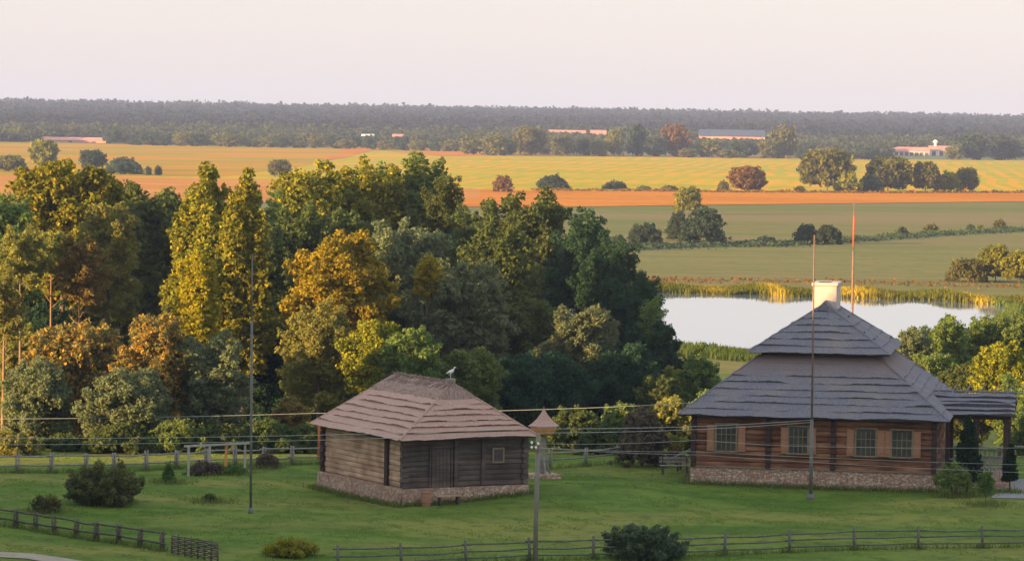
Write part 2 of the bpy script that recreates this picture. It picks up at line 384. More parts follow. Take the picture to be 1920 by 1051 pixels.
# from the pond outwards
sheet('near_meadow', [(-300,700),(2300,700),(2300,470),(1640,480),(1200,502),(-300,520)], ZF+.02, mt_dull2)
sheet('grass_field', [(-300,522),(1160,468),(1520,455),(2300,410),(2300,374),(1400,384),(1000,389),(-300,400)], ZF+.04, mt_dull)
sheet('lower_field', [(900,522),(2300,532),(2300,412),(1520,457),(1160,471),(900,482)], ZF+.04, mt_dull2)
sheet('yellow_field', [(640,296),(700,282),(860,283),(1100,291),(1500,297),(2300,304),(2300,362),(1400,360),(1000,357),(500,352),(-300,352),(-300,330),(420,330),(560,312)], ZF+.08, mt_yellow)
sheet('ochre_field', [(-400,262),(0,265),(300,272),(640,277),(700,281),(640,295),(560,312),(420,331),(240,330),(-400,326)], ZF+.12, mt_ochre)
sheet('tan_strip', [(-300,326),(240,331),(480,336),(700,347),(900,354),(900,370),(640,380),(240,378),(-300,376)], ZF+.105, mt_tan)
sheet('orange_strip', [(640,350),(800,352),(1000,357),(1400,360),(2300,361),(2300,373),(1400,383),(1000,388),(700,386)], ZF+.10, mt_orange)
sheet('stubble_bend', [(640,297),(700,281),(860,283),(860,279),(600,274),(655,281),(600,300)], ZF+.16, mt_orange)
sheet('stubble_patch', [(730,284),(860,283),(960,291),(830,293)], ZF+.16, mt_orange)
sheet('ploughed_strip', [(900,287),(1300,292),(1500,293),(1680,296),(1680,298.5),(1400,295.5),(900,290)], ZF+.18, mt_brown)

# pond
pond_pts = [(1100,552),(1180,549),(1236,547),(1300,549),(1360,551),(1420,550),(1480,555),(1540,556),(1600,557),(1680,560),(1740,561),(1790,564),(1850,568),(1905,576),(1890,592),(1830,624),(1730,660),(1640,672),(1520,660),(1420,654),(1350,650),(1280,645),(1240,640),(1180,652),(1080,648),(1000,620),(1010,570)]
def water_mat():
    t = NT('pond_water'); v = t.world((.8, .35, 1)); n = t.noise(v, 1.0, 3, .5)
    p = t.n('BsdfPrincipled'); p.inputs['Base Color'].default_value = (.15,.20,.27,1); p.inputs['Roughness'].default_value = .04
    p.inputs['IOR'].default_value = 1.7; p.inputs['Specular Tint'].default_value = (.88,.93,1,1); p.inputs['Specular IOR Level'].default_value = .95
    t.l(t.bump(n, .006, .1), p.inputs['Normal']); t.l(p.outputs[0], t.out.inputs['Surface']); return t.m
sheet('pond_water', pond_pts, WATER + .03, water_mat())

# ------------------------------------------------------------------ foliage
def unit(n, rng):
    v = rng.normal(size=(n, 3)); return v / np.linalg.norm(v, axis=1, keepdims=True)
def leaf_quads(C, N, size, rng, aspect=.62, droop=0.0):
    n = len(C)
    nrm = N*.8 + rng.normal(size=(n,3))*.8; nrm /= np.linalg.norm(nrm, axis=1, keepdims=True)
    a = unit(n, rng)
    if droop: a[:,2] -= droop
    a -= nrm * np.sum(a*nrm, 1, keepdims=True); a /= np.linalg.norm(a, axis=1, keepdims=True) + 1e-9
    b = np.cross(nrm, a)
    s = size * rng.uniform(.6, 1.35, (n,1))
    return np.stack([C - a*s*.5, C + b*s*aspect*.5, C + a*s*.5, C - b*s*aspect*.5], 1).reshape(-1, 3)

def crown_mesh(name, lobes, mat, leaf, rng, cover=2.6, clump=.24, droop=0.0, shell=.35, cap=60000):
    """lobes: list of (centre, radii). Each lobe carries leaf clumps in its outer shell."""
    Cs, Ns, Ts = [], [], []
    area1 = leaf*leaf*.31*.95
    for c, r in lobes:
        c = np.array(c, float); r = np.array(r, float) if hasattr(r, '__len__') else np.array([r]*3, float)
        rm = r.mean(); surf = 4*math.pi*((r[0]*r[1])**1.6/3 + (r[0]*r[2])**1.6/3 + (r[1]*r[2])**1.6/3)**(1/1.6)
        n = int(cover * surf / area1)
        cr = max(clump*rm, leaf*1.1)
        k = max(5, int(1.5 * surf / (math.pi*cr*cr)))
        d = unit(k, rng); d[:,2] = np.where(d[:,2] < -.55, d[:,2]*.4, d[:,2])
        rad = 1.10 - (shell+.22)*rng.random((k,1))**1.3
        cc = c + d*r*rad
        ctint = rng.random(k)
        pick = rng.integers(0, k, n)
        dd = unit(n, rng)
        off = dd * cr * rng.random((n,1))**.5 * np.array([1,1,.75])
        Cs.append(cc[pick] + off); Ns.append(d[pick]*.7 + dd*.5 + np.array([0,0,.25])); Ts.append(.55*ctint[pick] + .45*rng.random(n))
    C = np.concatenate(Cs); N = np.concatenate(Ns); T = np.concatenate(Ts)
    if len(C) > cap:
        s = rng.permutation(len(C))[:cap]; leaf = leaf*math.sqrt(len(C)/cap); C, N, T = C[s], N[s], T[s]
    return quads_mesh(name, leaf_quads(C, N, leaf, rng, droop=droop), mat, T)

def lobes_broad(R, z0, z1, rng, n=38, prof=None):
    """leaf clumps strung along limbs that run from the trunk out to an uneven envelope"""
    H = z1 - z0; out = [((0,0,z0+H*.46), (R*.40, R*.40, H*.30))]
    skew = rng.uniform(-.10,.10,2)*R
    for i in range(9):
        t = .22+.62*(i+.5)/9; a = i*2.399+rng.uniform(-.4,.4); w = math.sqrt(max(.05, 1-((t-.42)/.62)**2)); q = R*rng.uniform(.28,.40)
        rr = max(0, R*w-q)*rng.uniform(.7,1.0); out.append(((rr*math.cos(a), rr*math.sin(a), min(z0+H*t, z1-q*.9)), (q, q, q*.85)))
    for i in range(n):
        t = ((i+.5)/n)**.85; w = math.sqrt(max(.05, 1-((t-.42)/.62)**2))
        a = i*2.399 + rng.uniform(-.7,.7); k = rng.uniform(.78,1.06)*(1+.06*math.sin(3*a+i*.2))
        ex = R*w*k; tz = z0 + H*(t*.97+.03)*rng.uniform(.94,1.0); oz = z0 + (tz-z0)*rng.uniform(.40,.75)
        for f in (.45,.62,.78,.90,1.0):
            q = R*(.30-.185*f)*rng.uniform(.75,1.3); rz = q*rng.uniform(.75,1.2)
            p = (ex*f*math.cos(a)+rng.normal()*.05*R+skew[0]*t, ex*f*math.sin(a)+rng.normal()*.05*R+skew[1]*t, oz+(tz-oz)*f**1.25+rng.normal()*.02*R)
            out.append(((p[0], p[1], min(p[2], z1-rz*1.05)), (q, q, rz)))
    return out
def lobes_poplar(R, z0, z1, rng, n=8):
    H = z1-z0; out = []
    for i in range(n):
        a = i*2.399+rng.uniform(-.3,.3); rr = R*(.1 if i == 0 else rng.uniform(.35,.72))
        top = z1 if i == 0 else z1 - H*rng.uniform(.02,.34)
        bot = z0 + H*rng.uniform(0,.22); k = 7
        for j in range(k):
            t = (j+.5)/k; w = (1-t)**.33*(.55+.45*min(1,t*4))
            rl = R*.42*w*rng.uniform(.75,1.2)+.12
            out.append(((rr*math.cos(a)*(1-.2*t)+rng.uniform(-.12,.12)*R, rr*math.sin(a)*(1-.2*t), bot+(top-bot)*t), (rl, rl, (top-bot)/k*.95)))
    return out
def lobes_bush(R, z0, z1, rng, n=20):
    H = z1-z0; out = [((0,0,z0+H*.38),(R*.55,R*.55,H*.40))]
    for i in range(n):
        t = ((i+.5)/n)**.9; a = i*2.399+rng.uniform(-.5,.5)
        rl = R*rng.uniform(.16,.34); w = math.sqrt(max(0,1-t*t*.95))
        rr = max(0,R*w-rl*.7)*rng.uniform(.72,1.12)
        zz = z0+rl*.5+(H-rl*1.2)*t*rng.uniform(.86,1.0)
        out.append(((rr*math.cos(a),rr*math.sin(a),zz),(rl,rl,min(rl*1.25,H*.4))))
    for i in range(46):
        t = rng.random(); a = rng.uniform(0,6.283); w = math.sqrt(max(0,1-t*t*.95)); q = R*rng.uniform(.035,.09)
        rr = R*w*rng.uniform(.85,1.2); zz = z0+H*(t*.98+.02)*rng.uniform(.85,1.06)
        out.append(((rr*math.cos(a),rr*math.sin(a),zz),(q,q,q*rng.uniform(1.2,3.2))))
    return out
def lobes_fan(R, z0, z1, rng, n=90):
    H = z1-z0; out = [((0,0,z0+H*.30),(R*.42,R*.42,H*.30))]
    for i in range(n):
        a = i*2.399+rng.uniform(-.5,.5); el = math.asin(rng.random()**.8*.98+.01); ln = rng.uniform(.78,1.08)
        ex, ez = R*math.cos(el)*ln, H*(.10+.90*math.sin(el))*ln
        if math.cos(a) > .2: ez *= 1.0; ex *= 1.08
        ez = min(ez, H*1.02)
        for t in (.45,.62,.78,.92,1.0):
            q = R*(.15-.105*t)*rng.uniform(.8,1.25)
            out.append(((ex*t**.8*math.cos(a),ex*t**.8*math.sin(a),z0+ez*t),(q,q,q*1.7)))
    return out
def lobes_conifer(R, z0, z1, rng, n=9):
    H = z1-z0; out = []
    for i in range(n):
        t = (i+.4)/n; rl = R*(1-t)**.75*.8+.08*R
        out.append(((rng.uniform(-.1,.1)*R, rng.uniform(-.1,.1)*R, z0+H*t), (rl, rl, H/n*1.1)))
    return out

def trunk_mesh(name, R, z0, z1, r, mat, rng, limbs=6, lean=(0,0), straight=False):
    mb = MB(); H = z1
    top = z0 + (z1-z0)*(.86 if straight else .7)
    pts = []; ph = rng.uniform(0,6)
    for i in range(8):
        t = i/7; pts.append((lean[0]*t + .12*math.sin(ph+4*t)*t*R*.3, lean[1]*t + .12*math.cos(ph+3*t)*t*R*.3, -.3 + (top+.3)*t))
    mb.tube(pts, [r*(1.35 if i == 0 else 1-.78*i/7) for i in range(8)], 8)
    for k in range(limbs):
        t = .35 + .6*(k+.5)/limbs if z0 < .3*z1 else (z0*.8 + (top-z0*.8)*(k+.5)/limbs)/top
        i = min(6, int(t*7)); a0 = Vector(pts[i]).lerp(Vector(pts[i+1]), t*7-i)
        a = k*2.399+rng.uniform(-.4,.4); ln = R*rng.uniform(.55,.85)*(1-.35*t)
        e = a0 + Vector((math.cos(a)*ln, math.sin(a)*ln, ln*rng.uniform(.5,1.1)))
        if e.z > z1-.3: e.z = z1-.3
        mid = a0.lerp(e,.5) + Vector((0,0,-.08*ln))
        rr = r*(1-.75*t)*.6
        mb.tube([a0,mid,e],[rr,rr*.7,rr*.25],6)
        for q in range(2):
            b0 = mid.lerp(e, .2+.4*q); b1 = b0 + Vector((rng.uniform(-1,1),rng.uniform(-1,1),rng.uniform(.2,.9)))*ln*.4
            mb.tube([b0,b1],[rr*.45,rr*.12],5)
    return mb.mesh(name, mat, True)

def gz(x, y): return float(ground(x, y))
TREES = []
def tree(px, top, hw, depth, bottom, kind, leafkey, label, group, name='deciduous_tree', cat='tree', leaf=.16, cover=1.0, bark='bark', n=None, shell=.35, clump=.20, droop=0.0, tr=None, limbs=6, lean=(0,0), basez=None, base_px=None, cap=65000):
    """one tree standing at its own place: px/top/hw/bottom measured on the photograph, depth in metres"""
    rng = np.random.default_rng(abs(hash((int(px*7), int(top*3), int(depth)))) % (2**31))
    s = FPX/depth; T = P(px, top, depth); B = P(px, bottom, depth)
    base = Vector((T.x if base_px is None else P(base_px, bottom, depth).x, depth, 0)); base.z = gz(base.x, depth) if basez is None else basez
    R = hw/s*(1.1 if kind == 'broad' else 1); z1 = T.z - base.z; z0 = max(B.z - base.z, .05)
    dx = T.x - base.x
    fn = {'broad': lobes_broad, 'poplar': lobes_poplar, 'bush': lobes_bush, 'conifer': lobes_conifer, 'fan': lobes_fan}[kind]
    lobes = fn(R, z0, z1, rng) if n is None else fn(R, z0, z1, rng, n)
    if dx: lobes = [((c[0]+dx, c[1], c[2]), r) for c, r in lobes]
    root = empty(name, base, rng.uniform(0,.3)); tag(root, label, cat, group)
    r = tr if tr else max(.05, .017*z1)
    if kind not in ('bush', 'conifer', 'fan'):
        link('trunk', trunk_mesh('trunk', R, z0, z1, r, M[bark], rng, limbs, (lean[0]+dx, lean[1]), kind == 'poplar'), root)
        link('crown', crown_mesh('crown', lobes, L[leafkey], leaf, rng, cover, clump, droop, shell, cap), root)
    elif kind in ('bush', 'fan'):
        mb = MB()
        for k in range(5):
            a = k*1.257+rng.uniform(-.3,.3)
            mb.tube([(0,0,-.1),(math.cos(a)*R*.2,math.sin(a)*R*.2,z1*.35),(math.cos(a)*R*.5,math.sin(a)*R*.5,z1*.75)],[r*.7,r*.5,r*.15],5)
        mb.build('stem', M[bark], root, True)
        link('foliage', crown_mesh('foliage', lobes, L[leafkey], leaf, rng, cover, clump, droop, shell, cap), root)
    else:
        mb = MB(); mb.tube([(0,0,-.1),(0,0,z1*.9)],[r,r*.2],6); mb.build('stem', M[bark], root, True)
        link('foliage', crown_mesh('foliage', lobes, L[leafkey], leaf, rng, cover, clump, droop, shell, cap), root)
    TREES.append(root)
    return root

GR = 'trees of the grove behind the hut'
# ---- the grove, from left to right and from back to front
tree(-15, 352, 85, 232, 640, 'broad', 'mid', 'green tree cut by the left picture edge, highest leaves beside the ochre field', GR)
tree(122, 298, 118, 246, 560, 'broad', 'goldgreen', 'broad gold-green crown, topmost at the far left above the bare stems', GR)
tree(262, 338, 122, 256, 640, 'broad', 'dark', 'dark green round crown between the gold-green crown and the golden poplars', GR)
tree(205, 372, 60, 236, 600, 'broad', 'olive', 'olive crown right behind the brown bare-stemmed trees', GR)
tree(388, 318, 74, 231, 655, 'poplar', 'goldgreen', 'tall golden poplar, left one of the pair, reaching the orange stubble', GR, 'poplar_tree', leaf=.15, cover=1.8)
tree(458, 338, 66, 219, 720, 'poplar', 'goldgreen', 'golden poplar, right one of the pair, shorter and more ragged', GR, 'poplar_tree', leaf=.15, cover=1.8)
tree(368, 480, 50, 214, 660, 'poplar', 'gold', 'bright yellow young poplar low in front of the tall golden pair', GR, 'poplar_tree', leaf=.15, cover=1.8)
tree(565, 300, 84, 262, 600, 'broad', 'goldgreen', 'gold-green crown just right of the golden poplars on the skyline', GR)
tree(668, 292, 88, 268, 560, 'broad', 'goldgreen', 'yellow-topped crown in the middle of the grove skyline', GR)
tree(765, 284, 100, 272, 600, 'broad', 'mid', 'highest large round tree with green top standing before the yellow field', GR)
tree(832, 312, 46, 265, 560, 'broad', 'dark', 'narrow dark tree on the right shoulder of the highest crown', GR)
tree(560, 380, 85, 244, 640, 'broad', 'dark', 'shaded dark tree in the gap between poplars and yellow tree', GR)
tree(660, 390, 85, 248, 640, 'broad', 'dark', 'dark tree rising directly behind the big yellow tree', GR)
tree(905, 366, 62, 262, 620, 'broad', 'dark', 'dark green crown at the notch where the orange stubble shows', GR)
tree(985, 346, 96, 262, 640, 'broad', 'dark', 'large dark green crown peaking right of the stubble notch', GR)
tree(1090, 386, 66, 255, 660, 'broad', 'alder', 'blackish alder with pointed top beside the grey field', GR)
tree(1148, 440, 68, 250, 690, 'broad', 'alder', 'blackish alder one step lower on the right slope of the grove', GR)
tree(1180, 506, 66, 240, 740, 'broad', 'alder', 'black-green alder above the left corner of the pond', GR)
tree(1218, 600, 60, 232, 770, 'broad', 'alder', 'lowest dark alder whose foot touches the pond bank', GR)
tree(1222, 552, 26, 236, 640, 'broad', 'mid', 'thin airy tree top with water glinting through its leaves', GR, leaf=.15, cover=.5, n=14)
tree(925, 412, 98, 238, 700, 'broad', 'dark', 'soft dark green crown below the large dark crown', GR)
tree(760, 402, 92, 228, 690, 'broad', 'willow', 'grey-green crown with yellow flecks right of the yellow tree', GR)
tree(802, 478, 24, 221, 560, 'broad', 'gold', 'small yellow spray of leaves high on the grey-green trees', GR)  # yellow sunlit flecks put in as a small gold-leaved crown
tree(870, 486, 92, 222, 720, 'broad', 'willow', 'rounded grey-green willow above the hut ridge', GR, 'willow_tree', leaf=.15, droop=.5)
tree(632, 428, 92, 216, 660, 'broad', 'sunlit_gold', 'big yellow tree in front of the dark centre of the grove', GR, leaf=.155)
tree(600, 560, 66, 210, 770, 'broad', 'olive', 'olive tree below the yellow tree at the hut roof corner', GR)
tree(700, 600, 58, 208, 740, 'broad', 'goldgreen', 'gold-green low tree just above the hut ridge', GR)
tree(770, 610, 54, 207, 740, 'broad', 'mid', 'mid-green low tree behind the stork', GR)
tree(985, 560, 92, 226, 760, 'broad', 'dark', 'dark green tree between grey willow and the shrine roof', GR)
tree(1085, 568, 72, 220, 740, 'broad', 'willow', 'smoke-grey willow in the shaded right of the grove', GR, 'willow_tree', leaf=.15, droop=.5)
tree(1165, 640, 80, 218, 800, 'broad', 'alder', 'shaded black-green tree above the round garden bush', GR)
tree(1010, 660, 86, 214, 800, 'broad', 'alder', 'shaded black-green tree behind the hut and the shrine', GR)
tree(880, 650, 62, 210, 770, 'broad', 'mid', 'green tree over the right end of the hut roof', GR)
tree(520, 440, 50, 232, 720, 'poplar', 'dark', 'dark slim tree between the golden poplars and the yellow tree', GR, 'poplar_tree')
tree(455, 520, 66, 222, 720, 'broad', 'olive', 'olive tree under the golden poplar beside the thin mast', GR)
for (px, top, hw, d, bot, key, lab) in [
    (335, 345, 62, 262, 640, 'mid', 'green tree just left of the taller golden poplar top'),
    (500, 344, 52, 256, 640, 'mid', 'dark tree just right of the shorter golden poplar top'),
    (40, 430, 70, 258, 700, 'dark', 'dark green tree filling the gap behind the leftmost bare stems'),
    (185, 470, 80, 250, 760, 'dark', 'dark tree deep in the grove behind the wide grey willow'),
    (300, 430, 80, 258, 720, 'dark', 'dark green tree deep in the grove left of the golden poplars'),
    (330, 560, 70, 224, 800, 'dark', 'dark tree low behind the orange-topped willow'),
    (430, 600, 70, 232, 810, 'olive', 'olive tree low behind the thin lawn mast'),
    (520, 600, 64, 222, 830, 'alder', 'blackish tree in the darkest gap left of the hut'),
    (30, 600, 60, 222, 830, 'olive', 'olive tree low behind the leftmost grey willow'),
    (90, 560, 60, 228, 800, 'alder', 'blackish tree low behind the two red trunks'),
    (600, 660, 60, 214, 850, 'dark', 'dark tree low behind the left hut eave'),
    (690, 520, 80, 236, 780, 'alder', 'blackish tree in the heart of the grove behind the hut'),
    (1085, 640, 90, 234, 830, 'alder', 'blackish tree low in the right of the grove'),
    (1245, 700, 50, 214, 840, 'dark', 'dark low tree at the right end of the grove')]:
    tree(px, top, hw, d, bot, 'broad', key, lab, GR)
# bare stemmed trees at the left
for (px, top, hw, d, bot, key, lab) in [
    (40, 418, 48, 212, 540, 'olive', 'bare-stemmed tree with two red trunks nearest the left edge'),
    (98, 432, 36, 215, 515, 'olive', 'tall bare-stemmed tree with a dark gap left of its trunk'),
    (150, 438, 50, 214, 570, 'rust', 'brown-leaved tree with bare branches above the grey willows'),
    (8, 500, 36, 208, 640, 'olive', 'slender stem tree half outside the left picture edge')]:
    tree(px, top, hw, d, bot, 'broad', key, lab, GR, leaf=.16, cover=.8, bark='warm_bark', n=22, limbs=12, tr=.12)
for (px, top, hw, d, bot, key, lab, nm) in [
    (150, 598, 104, 201, 850, 'willow_sunlit', 'wide grey-green willow with orange tips below the bare stems', 'willow_tree'),
    (285, 582, 72, 198, 800, 'willow_sunlit', 'orange-topped willow in the middle of the front row', 'willow_tree'),
    (392, 618, 76, 199, 860, 'willow', 'grey-green willow left of the thin lawn mast', 'willow_tree'),
    (70, 668, 66, 197, 850, 'willow', 'grey-green willow nearest the left edge', 'willow_tree'),
    (240, 690, 84, 195, 868, 'willow', 'low shaded willow in front of the orange-topped one', 'willow_tree')]:
    tree(px, top, hw, d, bot, 'broad', key, lab, GR, nm, leaf=.15, droop=.5, cover=.95)
# undergrowth along the back fence
UG = 'bushes along the back fence'
for (px, top, hw, d, bot, key, lab) in [
    (25, 812, 52, 190, 885, 'olive', 'yellow-brown bush at the left end of the back fence'),
    (118, 815, 44, 193, 878, 'dark', 'dark bush behind the second fence post'),
    (225, 800, 60, 192, 872, 'dark', 'dark bush behind the big round garden bush'),
    (330, 790, 60, 193, 866, 'mid', 'green bush behind the wooden trellis left end'),
    (420, 800, 55, 194, 862, 'dark', 'dark bush behind the wooden trellis'),
    (500, 790, 55, 195, 858, 'dark', 'dark bush behind the fence right of the lawn mast'),
    (572, 800, 46, 196, 856, 'dark', 'dark bush by the left hut corner'),
    (545, 745, 40, 200, 830, 'rust', 'reddish brown bush in the dark gap left of the hut'),
    (1082, 770, 66, 198, 850, 'dark', 'dark bush right behind the shrine'),
    (1165, 760, 58, 200, 845, 'mid', 'green bush left of the round garden bush'),
    (1262, 745, 56, 201, 850, 'olive', 'yellow-green bush left of the log house eave'),
    (1325, 735, 50, 203, 850, 'mid', 'green bush touching the log house corner'),
    (1312, 655, 46, 222, 770, 'mid', 'round green bush between the grove and the log house roof'),
    (1262, 690, 44, 224, 790, 'olive', 'olive bush at the foot of the lowest alder'),
    (1205, 765, 50, 188.5, 872, 'brown', 'round brown-green garden bush on the lawn between the buildings')]:
    tree(px, top, hw, d, bot, 'bush', key, lab, UG, 'bush', 'bush', leaf=.15, cover=2.2)
# trees right of the log house
RT = 'trees behind the porch'
for (px, top, hw, d, bot, key, lab, lf) in [
    (1712, 612, 34, 232, 700, 'willow', 'pale green tree top at the right hip of the upper roof', .17),
    (1768, 588, 46, 236, 720, 'mid', 'mid-green tree whose top stands against the pond', .19),
    (1745, 660, 56, 226, 780, 'mid', 'green tree directly above the porch roof', .19),
    (1842, 592, 60, 240, 740, 'mid', 'wide green tree behind the golden one', .19),
    (1908, 586, 56, 238, 740, 'mid', 'green tree at the right picture edge by the pond end', .19),
    (1878, 636, 54, 214, 800, 'goldgreen', 'golden tree over the right end of the porch roof', .18),
    (1815, 680, 58, 219, 830, 'dark', 'dark tree behind the porch posts', .18),
    (1930, 690, 60, 211, 860, 'mid', 'green tree right of the porch cut by the picture edge', .18)]:
    tree(px, top, hw, d, bot, 'broad', key, lab, RT, leaf=.16)

# ---- garden bushes
tree(196, 866, 76, 166, 992, 'fan', 'bush', 'big round dark bush on the lawn behind the left fence', None, 'bush', 'bush', leaf=.11, cover=1.3, clump=.5)
tree(86, 925, 29, 163, 988, 'fan', 'bush', 'smaller dark bush touching the left of the big round one', None, 'bush', 'bush', leaf=.09, cover=1.3, n=50, clump=.5)
tree(1205, 985, 82, 149, 1075, 'fan', 'willow_dark', 'dark bush at the bottom edge growing through the front rail fence', None, 'bush', 'bush', leaf=.11, cover=1.3, clump=.5)
tree(316, 868, 15, 176, 921, 'conifer', 'fresh', 'thin green sapling on the lawn left of the trellis', None, 'sapling', 'sapling', leaf=.12, cover=1.6)
tree(393, 926, 12, 168, 950, 'bush', 'dark', 'tiny dark conifer shrub alone on the lawn', None, 'shrub', 'shrub', leaf=.1)
tree(500, 850, 21, 184, 892, 'bush', 'brown', 'grey-brown shrub by the fence right of the thin mast', None, 'shrub', 'shrub', leaf=.12, cover=1.6)
tree(386, 868, 34, 181, 904, 'bush', 'brown', 'brown twiggy shrub inside the wooden trellis', None, 'shrub', 'shrub', leaf=.12)
tree(438, 874, 22, 181, 904, 'bush', 'fresh', 'green weedy shrub at the right foot of the trellis', None, 'shrub', 'shrub', leaf=.12)
tree(545, 1010, 52, 148.5, 1070, 'fan', 'yellow', 'yellow flowering weed clump at the bottom edge', None, 'weed_clump', 'weeds', leaf=.09, cover=.55)
tree(1816, 782, 34, 176, 900, 'conifer', 'thuja', 'dark cone-shaped thuja in front of the porch railing', None, 'thuja', 'thuja', leaf=.11, cover=3)
tree(1895, 832, 17, 178, 898, 'conifer', 'thuja', 'smaller dark thuja standing on the paved path', None, 'thuja', 'thuja', leaf=.11, cover=3)
tree(1790, 872, 36, 175, 912, 'bush', 'mid', 'low green bush at the right foot of the log house', None, 'shrub', 'shrub', leaf=.12)
tree(1850, 876, 15, 171, 930, 'broad', 'fresh', 'thin leafy sapling on the lawn right of the log house', None, 'sapling', 'sapling', leaf=.12, cover=.8, n=12, tr=.03)
tree(1268, 836, 20, 189, 862, 'bush', 'rust', 'orange flower bed shrub beside the small lean-to', None, 'shrub', 'shrub', leaf=.12)

# ------------------------------------------------------------------ trees out in the fields
FT = 'trees and bushes standing in the far fields'
def field_tree(px, base, top, hw, key, label, kind='broad', nm='field_tree', cat='tree', group=FT):
    b = G(px, base, ZF); d = b.y; s = FPX/d
    tall = (base-top)
    tree(px, top, hw, d, base - (tall*.16 if kind == 'broad' else 0), kind, key, label, group, nm, cat, leaf=max(.2, 2.4/s*1.0*1.7), cover=.8 if kind == 'broad' else 1.7, basez=ZF, cap=9000, shell=.4)
for a in [
    (82, 318, 260, 24, 'goldgreen', 'golden-olive tree standing alone in the ochre field at the far left'),
    (20, 322, 292, 26, 'far_olive', 'olive thicket tree at the left picture edge'),
    (172, 322, 281, 24, 'far_dark', 'bluish dark tree, higher of the two behind the grove'),
    (524, 332, 299, 20, 'far_olive', 'round olive tree just left of the gold-green crown'),
    (1290, 402, 350, 25, 'goldgreen', 'orange-lit tree rising out of the dark field thicket'),
    (1552, 359, 278, 46, 'far_olive', 'tallest olive tree in the yellow field, left of the row'),
    (1666, 360, 294, 46, 'far_olive', 'wide olive tree in the middle of the yellow field row'),
    (1736, 361, 302, 28, 'far_olive', 'olive tree right of the middle of the yellow field row'),
    (1812, 361, 314, 21, 'far_olive', 'last olive tree at the right end of the yellow field row'),
    (1402, 360, 312, 32, 'far_rust', 'round rust-coloured tree alone in the yellow field'),
    (1868, 528, 458, 30, 'goldgreen', 'golden-green tree on the far right pond shore'),
    (1912, 530, 470, 36, 'goldgreen', 'golden tree on the pond shore cut by the right edge')]:
    field_tree(*a)
for a in [
    (232, 327, 298, 32, 'far_dark', 'bluish dark bush, lower and wider one behind the grove'),
    (278, 329, 312, 6, 'far_dark', 'small dark bush, left of two in the ochre field'),
    (297, 329, 311, 6, 'far_dark', 'small dark bush, right of two in the ochre field'),
    (943, 360, 329, 18, 'far_rust', 'orange bush above the stubble notch'),
    (1036, 355, 331, 27, 'far_dark', 'dark domed bush on the edge of the yellow field'),
    (1153, 355, 342, 20, 'far_dark', 'low dark bush right of the domed bush'),
    (1208, 357, 350, 10, 'far_olive', 'tiny olive bush on the stubble edge'),
    (1256, 358, 349, 13, 'far_olive', 'tiny olive bush just left of the orange-lit tree'),
    (1357, 360, 339, 10, 'far_olive', 'small olive bush left of the round rust-coloured tree'),
    (1500, 361, 350, 9, 'far_olive', 'tiny bush at the foot of the tallest olive tree'),
    (1590, 361, 324, 23, 'goldgreen', 'yellow-green bush right under the tallest olive tree'),
    (1636, 361, 328, 20, 'far_dark', 'brown-black bush at the left of the yellow field row'),
    (1779, 361, 323, 24, 'goldgreen', 'yellow-green bush near the right end of the row'),
    (1322, 458, 390, 42, 'far_dark', 'large dark bush in the grey field'),  # shade on the mid-field bushes put into their dark leaf colour
    (1275, 452, 396, 24, 'far_dark', 'dark bush under the orange-lit tree'),
    (1158, 466, 442, 18, 'far_dark', 'low dark bush nearest the alders'),
    (1210, 461, 420, 31, 'far_dark', 'dark rounded bush left of the large dark bush'),
    (1437, 454, 445, 15, 'far_dark', 'flat dark bush on the field track'),
    (1513, 457, 422, 24, 'far_dark', 'dark bush left of the mast top, left of a pair'),
    (1553, 458, 424, 24, 'far_dark', 'dark bush between the two masts, right of a pair'),
    (1692, 441, 428, 10, 'far_dark', 'small dark bush on the track right of the red mast'),
    (1746, 434, 423, 12, 'far_olive', 'small olive bush on the track'),
    (1820, 431, 422, 6, 'far_dark', 'tiny dark bush on the track towards the right'),
    (1838, 430, 422, 5, 'far_olive', 'tiniest bush on the track'),
    (1874, 428, 412, 10, 'far_olive', 'upright bush on the track near the right edge'),
    (1814, 528, 486, 36, 'far_olive', 'olive-brown bush on the far pond shore')]:
    field_tree(*a, 'bush', 'field_bush', 'bush')

# track with scrub between the two grey fields
def scrub_strip(name, pts, width, h, key, n, rng, kind='stuff', leaf=.5):
    pts = [np.array(p) for p in pts]; seg = rng.integers(0, len(pts)-1, n); t = rng.random((n,1))
    A = np.array(pts)[seg]; B = np.array(pts)[seg+1]; C = A + (B-A)*t
    C[:,1] += rng.normal(size=n)*width; C[:,0] += rng.normal(size=n)*.5
    C[:,2] += rng.random(n)*h*(.5+.5*np.sin(C[:,0]*.35)**2)
    N = unit(n, rng)*.7+np.array([0,-.2,.5])
    return tag(link(name, quads_mesh(name, leaf_quads(C, N, leaf, rng), L[key], rng.random(n))), kind=kind)
trk = [tuple(G(px, py, ZF)) for px, py in [(1060,476),(1160,468),(1300,461),(1430,460),(1520,456),(1640,449),(1760,440),(1920,432),(2050,425)]]
scrub_strip('track_scrub', trk, 5.0, .75, 'far_dark', 9000, RNG, leaf=.55)
edge = [tuple(G(px, py, ZF)) for px, py in [(1000,357.5),(1200,359),(1400,361),(1600,362),(1800,362),(2000,362)]]
scrub_strip('stubble_scrub', edge, 3.0, .8, 'far_rust', 2600, RNG, leaf=.8)

